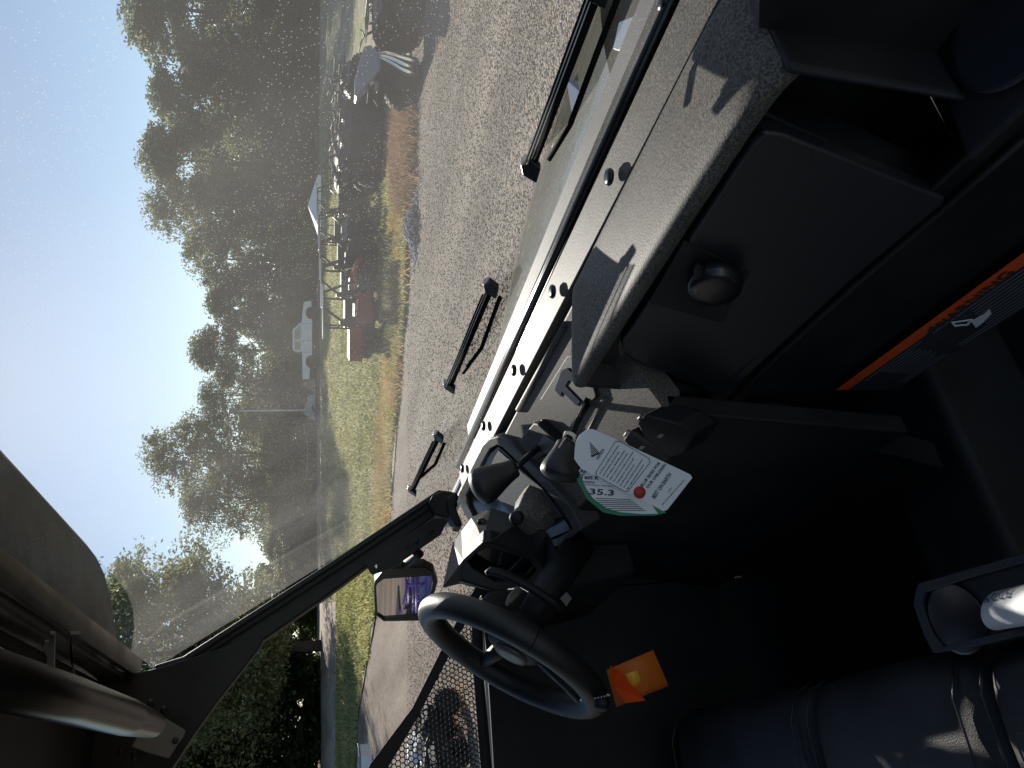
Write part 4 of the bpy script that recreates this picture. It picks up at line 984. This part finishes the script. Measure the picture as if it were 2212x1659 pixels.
mb = part('mirror_bracket', prism([W(*Z7(a, b), x=-1.665) for a, b in mbp], (-.012, 0, 0)), DARKM, bv=.002)
for a, b in [(308, 797), (480, 687), (542, 643)]:
    part('bolt', lathe([(.005, 0), (.005, .004), (.003, .005)], W(*Z7(a, b), x=-1.664), (1, 0, 0), 10), CHROME if a < 400 else DARKM, mb)
# mirror
MN = Vector((.537, -.844, .025)).normalized(); MP = W(875, 1290, x=-1.83)
Z5 = lambda x, y: (768+.2316*x, 1179.5+.2316*y)
def mp_(zx, zy, up=0.): return W(*Z5(zx, zy), pl=(MP+MN*up, MN))
mo = [(172, 370), (182, 330), (280, 205), (640, 190), (735, 240), (768, 330), (745, 420), (700, 520), (600, 700), (262, 706), (183, 645), (175, 500)]
mg = [(192, 380), (205, 350), (262, 308), (640, 278), (700, 283), (722, 350), (705, 430), (660, 530), (575, 655), (268, 680), (206, 640), (200, 500)]
mf = part('door_mirror', ring_prism([mp_(a, b) for a, b in mo], [mp_(a, b) for a, b in mg], -MN*.03), GLOSS, bv=.003)
part('mirror_back', prism([mp_(a, b, -.03) for a, b in mo], -MN*.02), PL, mf, bv=.006)
part('mirror_glass', prism([mp_(a, b, -.006) for a, b in mg], -MN*.002), MIRR, mf)
part('mirror_stay', tube([mp_(440, 200, -.02), W(*Z7(490, 740), x=-1.68), W(*Z7(440, 700), x=-1.67)], .012, 10), PL, mf)
# roof
part('windshield_header', multi([box_vf(-1.74, -.08, .262, .30, 2.205, 2.228), box_vf(-1.74, -.08, .25, .268, 2.215, 2.26)]), VISOR)
part('roof_panel', prism([(-1.82, -.9, 2.29), (-.05, -.9, 2.29), (-.05, .28, 2.262), (-1.82, .28, 2.262)], (0, 0, .03)), PL, bv=.006)
vis = []
nx = 24
for i in range(nx+1):
    x = -.02-1.74*i/nx; e = 1-max(0, (abs(x+.88)-.55)/.33)**3*.55; yf = .28+.19*max(e, .1)
    vis.append([(x, .30, 2.246), (x, .28+(yf-.28)*.6, 2.262), (x, yf, 2.268), (x, yf+.006, 2.285), (x, .28, 2.31)])
nc = 5; vsv = [p for r_ in vis for p in r_]
part('roof_visor', mesh(vsv, [[i*nc+j, i*nc+(j+1) % nc, (i+1)*nc+(j+1) % nc, (i+1)*nc+j] for i in range(nx) for j in range(nc)], True), VISOR)
part('cage_bar', tube([W(-160, 1428, y=.14), W(150, 1512, y=.14), W(270, 1548, y=.14), W(330, 1566, y=.14)], [.027, .027, .026, .02], 32), TUBEM)
part('bar_bracket', prism([W(a, b, y=.17) for a, b in [(-60, 1360), (38, 1416), (47, 1425), (42, 1445), (15, 1515), (0, 1545), (-60, 1560)]], (0, -.006, 0)), STEEL, bv=.002)
part('bracket_hole', lathe([(.008, 0), (.008, .001)], W(21, 1448, y=.162), (0, -1, 0), 16), INK)
part('bracket_hole', lathe([(.005, 0), (.005, .001)], W(37, 1434, y=.162), (0, -1, 0), 16), INK)
Z8 = lambda x, y: (.1984*x, 1371.5+.1984*y)
part('hanging_bracket', prism([W(*Z8(a, b), y=.2) for a, b in [(540, 0), (600, 0), (600, 100), (596, 480), (570, 460), (500, 370), (510, 250), (450, 130), (480, 92), (535, 92)]], (0, .004, 0)), STEEL, bv=.001)
part('hanging_bracket', prism([W(*Z8(a, b), y=.2) for a, b in [(715, 40), (760, 0), (880, 0), (765, 205), (830, 530), (815, 560)]], (0, .004, 0)), STEEL, bv=.001)
gp = [(1658, 855), (1800, 905), (2020, 1040), (1990, 1120), (1930, 1190), (1835, 1345), (1660, 1300), (1432, 1220), (1460, 1165), (1640, 900)]
part('gusset_plate', prism([W(*Z8(a, b), x=-1.63) for a, b in gp], (-.004, 0, 0)), STEEL, bv=.001)
part('gusset_hole', lathe([(.006, 0), (.006, .001)], W(*Z8(1908, 1150), x=-1.628), (1, 0, 0), 16), INK)
for a, b in [(1640, 720), (1790, 790), (1320, 1240), (1470, 1290)]:
    part('bolt', tube([W(*Z8(a, b), x=-1.64), W(*Z8(a-10, b+60), x=-1.65)], .006, 8), DARKM)

# --- driver door, its net and the pale sill
XD = -1.72
part('door_frame', tube([W(1100, 1215, x=XD), W(1030, 1330, x=XD), W(1032, 1450, x=XD), W(1050, 1659, x=XD), W(1060, 1780, x=XD)], .013, 10), RUB)
part('door_sill_trim', tube([W(1040, 1345, x=XD-.01), W(1047, 1420, x=XD-.01), W(1056, 1540, x=XD-.01), W(1067, 1659, x=XD-.01), W(1078, 1800, x=XD-.01)], .005, 8), WHITEP)
SLIT = None
YS = .3666; XP = XD+.01
tz = W(1046, 1340, x=XP).z
part('door_panel', prism([(XP, YS-.0022, tz), W(1050, 1400, x=XP), W(1068, 1659, x=XP), W(1080, 1830, x=XP), (XP, -.3, .6), (XP, YS-.0022, .6)], (-.02, 0, 0)), PL)
part('front_side_panel', prism([(XP, YS+.0022, .6), (XP, .8, .6), (XP, .7, 1.42), (XP, YS+.0022, tz)], (-.02, 0, 0)), PL)
part('seam_light_filler', prism([(XP-.02, YS-.02, .6), (XP-.02, YS+.02, .6), (XP-.02, YS+.02, .754), (XP-.02, YS-.02, .754)], (-.004, 0, 0)), RUB)  # fillers added so the seam passes only a slit of sun to the floor
part('seam_light_filler', prism([(XP-.02, YS-.02, .838), (XP-.02, YS+.02, .838), (XP-.02, YS+.02, tz), (XP-.02, YS-.02, tz)], (-.004, 0, 0)), RUB)
part('net_strap', prism([W(a, b, x=XD+.005) for a, b in [(1030, 1262), (1045, 1275), (990, 1375), (966, 1425), (905, 1545), (820, 1690), (740, 1830), (715, 1830), (800, 1650), (890, 1530), (950, 1410), (975, 1365)]], (-.004, 0, 0)), RUB, bv=.001)
def net():
    # hexagonal mesh cut to the triangle between strap and rail
    A, Bc, Cc = W(985, 1352, x=XD+.002), W(770, 1780, x=XD+.002), W(1052, 1780, x=XD+.002); D = W(1028, 1352, x=XD+.002)
    poly = [(p.y, p.z) for p in (A, Bc, Cc, D)]
    def inside(y, z):
        c = False; n = len(poly)
        for i in range(n):
            (a, b), (e, f) = poly[i], poly[i-1]
            if (b > z) != (f > z) and y < (e-a)*(z-b)/(f-b)+a: c = not c
        return c
    r_ = .0062; V, Fq = [], []; hwd = .0009
    ys = [p[0] for p in poly]; zs = [p[1] for p in poly]
    dx = r_*math.sqrt(3); row = 0; z = min(zs)
    while z < max(zs):
        y = min(ys)+(dx/2 if row % 2 else 0)
        while y < max(ys):
            if inside(y, z):
                hx = [(y+r_*math.sin(R(60*k)), z+r_*math.cos(R(60*k))) for k in range(6)]
                k0 = len(V)
                for f in (1-.0, 1-.22):
                    for a, b in hx: V.append((XD, y+(a-y)*f, z+(b-z)*f))
                for k in range(6): Fq.append([k0+k, k0+(k+1) % 6, k0+6+(k+1) % 6, k0+6+k])
            y += dx
        z += r_*1.5; row += 1
    return mesh(V, Fq)
nn = part('door_net', net(), RUB); m = nn.modifiers.new('s', 'SOLIDIFY'); m.thickness = .0012
# --- hood in front of the windshield
HF = [(1300, -90), (1262, 60), (1225, 160), (1161, 367), (1131, 471), (1106, 600), (1086, 719), (1070, 823), (1045, 905), (1015, 985), (985, 1045)]
front = [W(a, b, z=1.35) for a, b in HF]
rowsH = []
for i, f in enumerate(front):
    back = Vector((f.x*.96-.01, .74, 1.415)); 
    rowsH.append([back, back.lerp(f, .12)+Vector((0, 0, .022)), back.lerp(f, .3)+Vector((0, 0, .012)), back.lerp(f, .45)+Vector((0, 0, .022)), back.lerp(f, .8)+Vector((0, 0, .016)), f, f+Vector((0, .03, -.04)), f+Vector((0, .04, -.4))])
nc = len(rowsH[0]); vv = [p for r_ in rowsH for p in r_]
ho = part('hood', mesh(vv, [[i*nc+j, i*nc+j+1, (i+1)*nc+j+1, (i+1)*nc+j] for i in range(len(rowsH)-1) for j in range(nc-1)], True), OLIVE)
m = ho.modifiers.new('s', 'SUBSURF'); m.levels = m.render_levels = 2
for k, (f, r_) in enumerate(((.05, .005), (.16, .004), (.24, .003))):
    part('hood_ridge', tube([rw_[0].lerp(rw_[5], f)+Vector((0, 0, .03)) for rw_ in rowsH[1:]], r_, 8), [GLOSS, GREYP, WHITEP][k], ho)
fin = [W(a, b, z=1.38) for a, b in [(1237, 170), (1300, 225), (1282, 350), (1262, 330)]]
part('hood_fin', prism(fin, (0, 0, .014)), GREYP, ho, bv=.003)
part('hood_fin', prism([W(a, b, z=1.385) for a, b in [(1362, 50), (1402, 35), (1385, 85), (1362, 115), (1348, 110)]], (0, 0, .02)), GREYP, ho, bv=.003)
part('hood_latch', multi([tube_vf([W(a, b, z=1.4) for a, b in [(1345, 92), (1352, 120), (1360, 135)]], .005, 6), tube_vf([W(a, b, z=1.41) for a, b in [(1366, 60), (1372, 90), (1366, 120)]], .006, 6)]), GLOSS, ho)
# --- seats: three segments with piping, back rest, cup holder and floor
def seat_seg(x0, x1, name):
    prof = [(.015, .86), (.05, .98), (.062, 1.05), (.05, 1.09), (.01, 1.112), (-.08, 1.115), (-.25, 1.10), (-.5, 1.085)]
    X = [x0, x0+.012, x0+.03, (x0+x1)/2, x1-.03, x1-.012, x1]; dz = [-.022, -.006, 0, .006, 0, -.006, -.022]
    vs = []; nc = len(prof)
    for x, d in zip(X, dz):
        for k, (y, z) in enumerate(prof): vs.append((x, y+d*(.8 if k < 5 else 0), z+d*(1 if k > 1 else 0)))
    o = part(name, mesh(vs, [[i*nc+j, i*nc+j+1, (i+1)*nc+j+1, (i+1)*nc+j] for i in range(len(X)-1) for j in range(nc-1)], True), SEATM)
    m = o.modifiers.new('s', 'SUBSURF'); m.levels = m.render_levels = 2
    return o
for i, (x0, x1) in enumerate(((-1.60, -1.10), (-1.10, -.752), (-.752, -.30))):
    s_ = seat_seg(x0, x1, 'seat_cushion')
    for xx in (x0+.008, x1-.035):
        part('seam', tube([(xx, .062, 1.0), (xx, .06, 1.058), (xx, .045, 1.094), (xx, .005, 1.114), (xx, -.08, 1.119), (xx, -.25, 1.104), (xx, -.5, 1.09)], .0016, 6), GLOSS, s_)
part('seat_side_bolster', prism([(-1.6, .05, 1.02), (-1.66, .03, 1.05), (-1.66, -.5, 1.08), (-1.6, -.5, 1.1)], (0, 0, -.1)), SEATM, bv=.02)
part('seat_back', prism([(-1.62, -.42, 1.05), (-.3, -.42, 1.05), (-.3, -.6, 1.75), (-1.62, -.6, 1.75)], (0, -.12, 0)), SEATM, bv=.03)
part('rear_wall', box(-1.75, -.15, -.95, -.9, .6, 2.28), PL)
part('floor', box(-1.75, -.1, -.9, 1.0, .58, .62), RUB)
part('firewall', box(-1.75, -.1, .80, .84, .6, 1.45), PL)
part('seat_base', box(-1.65, -.25, -.85, -.02, .6, .9), PL, bv=.01)
part('tunnel', prism([(-1.12, .8, .62), (-.86, .8, .62), (-.9, .8, .8), (-1.08, .8, .8)], (0, -.85, 0)), PL, bv=.02)
for x in (-1.25, -1.42):
    part('pedal', prism([(x-.03, .55, .8), (x+.03, .55, .8), (x+.03, .6, .9), (x-.03, .6, .9)], (0, .015, -.005)), DARKM, bv=.003)
# cup holder in the seat front, with rolled paper
CZ = 1.125
Z9 = lambda x, y: (1920+.3056*x, 1152+.3056*y)
co = [(200, 350), (185, 400), (165, 500), (240, 720), (310, 850), (620, 800), (1300, 640), (1600, 560), (1600, -60), (955, 135), (560, 250)]
ci = [(255, 420), (240, 470), (232, 520), (300, 700), (380, 800), (620, 740), (1200, 600), (1400, 520), (1400, 60), (955, 210), (560, 320)]
ch_ = part('console_cup_holder', ring_prism(cy([Z9(*q) for q in co], z=CZ), cy([Z9(*q) for q in ci], z=CZ), (0, 0, -.05)), pmat('console_plastic', (.02, .021, .025), .45, bump=.3, bscale=500), bv=.004)
part('holder_floor', prism(cy([Z9(*q) for q in ci], z=CZ-.006), (0, 0, -.03)), PL, ch_)
wc = W(*Z9(480, 600), z=CZ-.0055)
part('cup_well', lathe([(.04, 0), (.041, .002), (.038, .0025)], wc, (0, 0, 1), 40), GLOSS, ch_)
ra, rb = W(*Z9(770, 545), z=CZ+.015), W(*Z9(1500, 400), z=CZ+.05)
rl = thing('paper_roll', 'rolled white paper with hand lettering standing in the seat cup holder', 'rolled paper', ra)
ax = (rb-ra).normalized(); u_, v_ = frame_of(ax)
vs = []; fs = []
turns = 26
for i in range(turns+1):
    a = 2*math.pi*1.12*i/turns; rr2 = .0185+.001*i/turns
    for e, p in enumerate((ra, rb)): vs.append(p+(u_*math.cos(a)+v_*math.sin(a))*rr2 - (ax*(.012*math.cos(a)) if e == 0 else Vector()))
for i in range(turns): fs.append([2*i, 2*i+2, 2*i+3, 2*i+1])
o = tpart('sheet', mesh(vs, fs, True), PAPER, rl); m = o.modifiers.new('s', 'SOLIDIFY'); m.thickness = .0006
vw = (CAM-ra).normalized(); s0 = (vw-ax*vw.dot(ax)).normalized(); lft = ax.cross(s0)
up_ = -lft if (-lft).dot(RT) > 0 else lft
for k, ch in enumerate('ACCE'):
    a_ = .5; n_ = (s0*math.cos(a_)+up_*math.sin(a_)); org = ra+ax*(.010+.0125*k)+n_*.0205
    me = text_mesh(ch, .012); M = Matrix((ax, n_.cross(ax), n_)).transposed().to_4x4(); M.translation = org; me.transform(M); tpart('lettering', me, INK, rl)
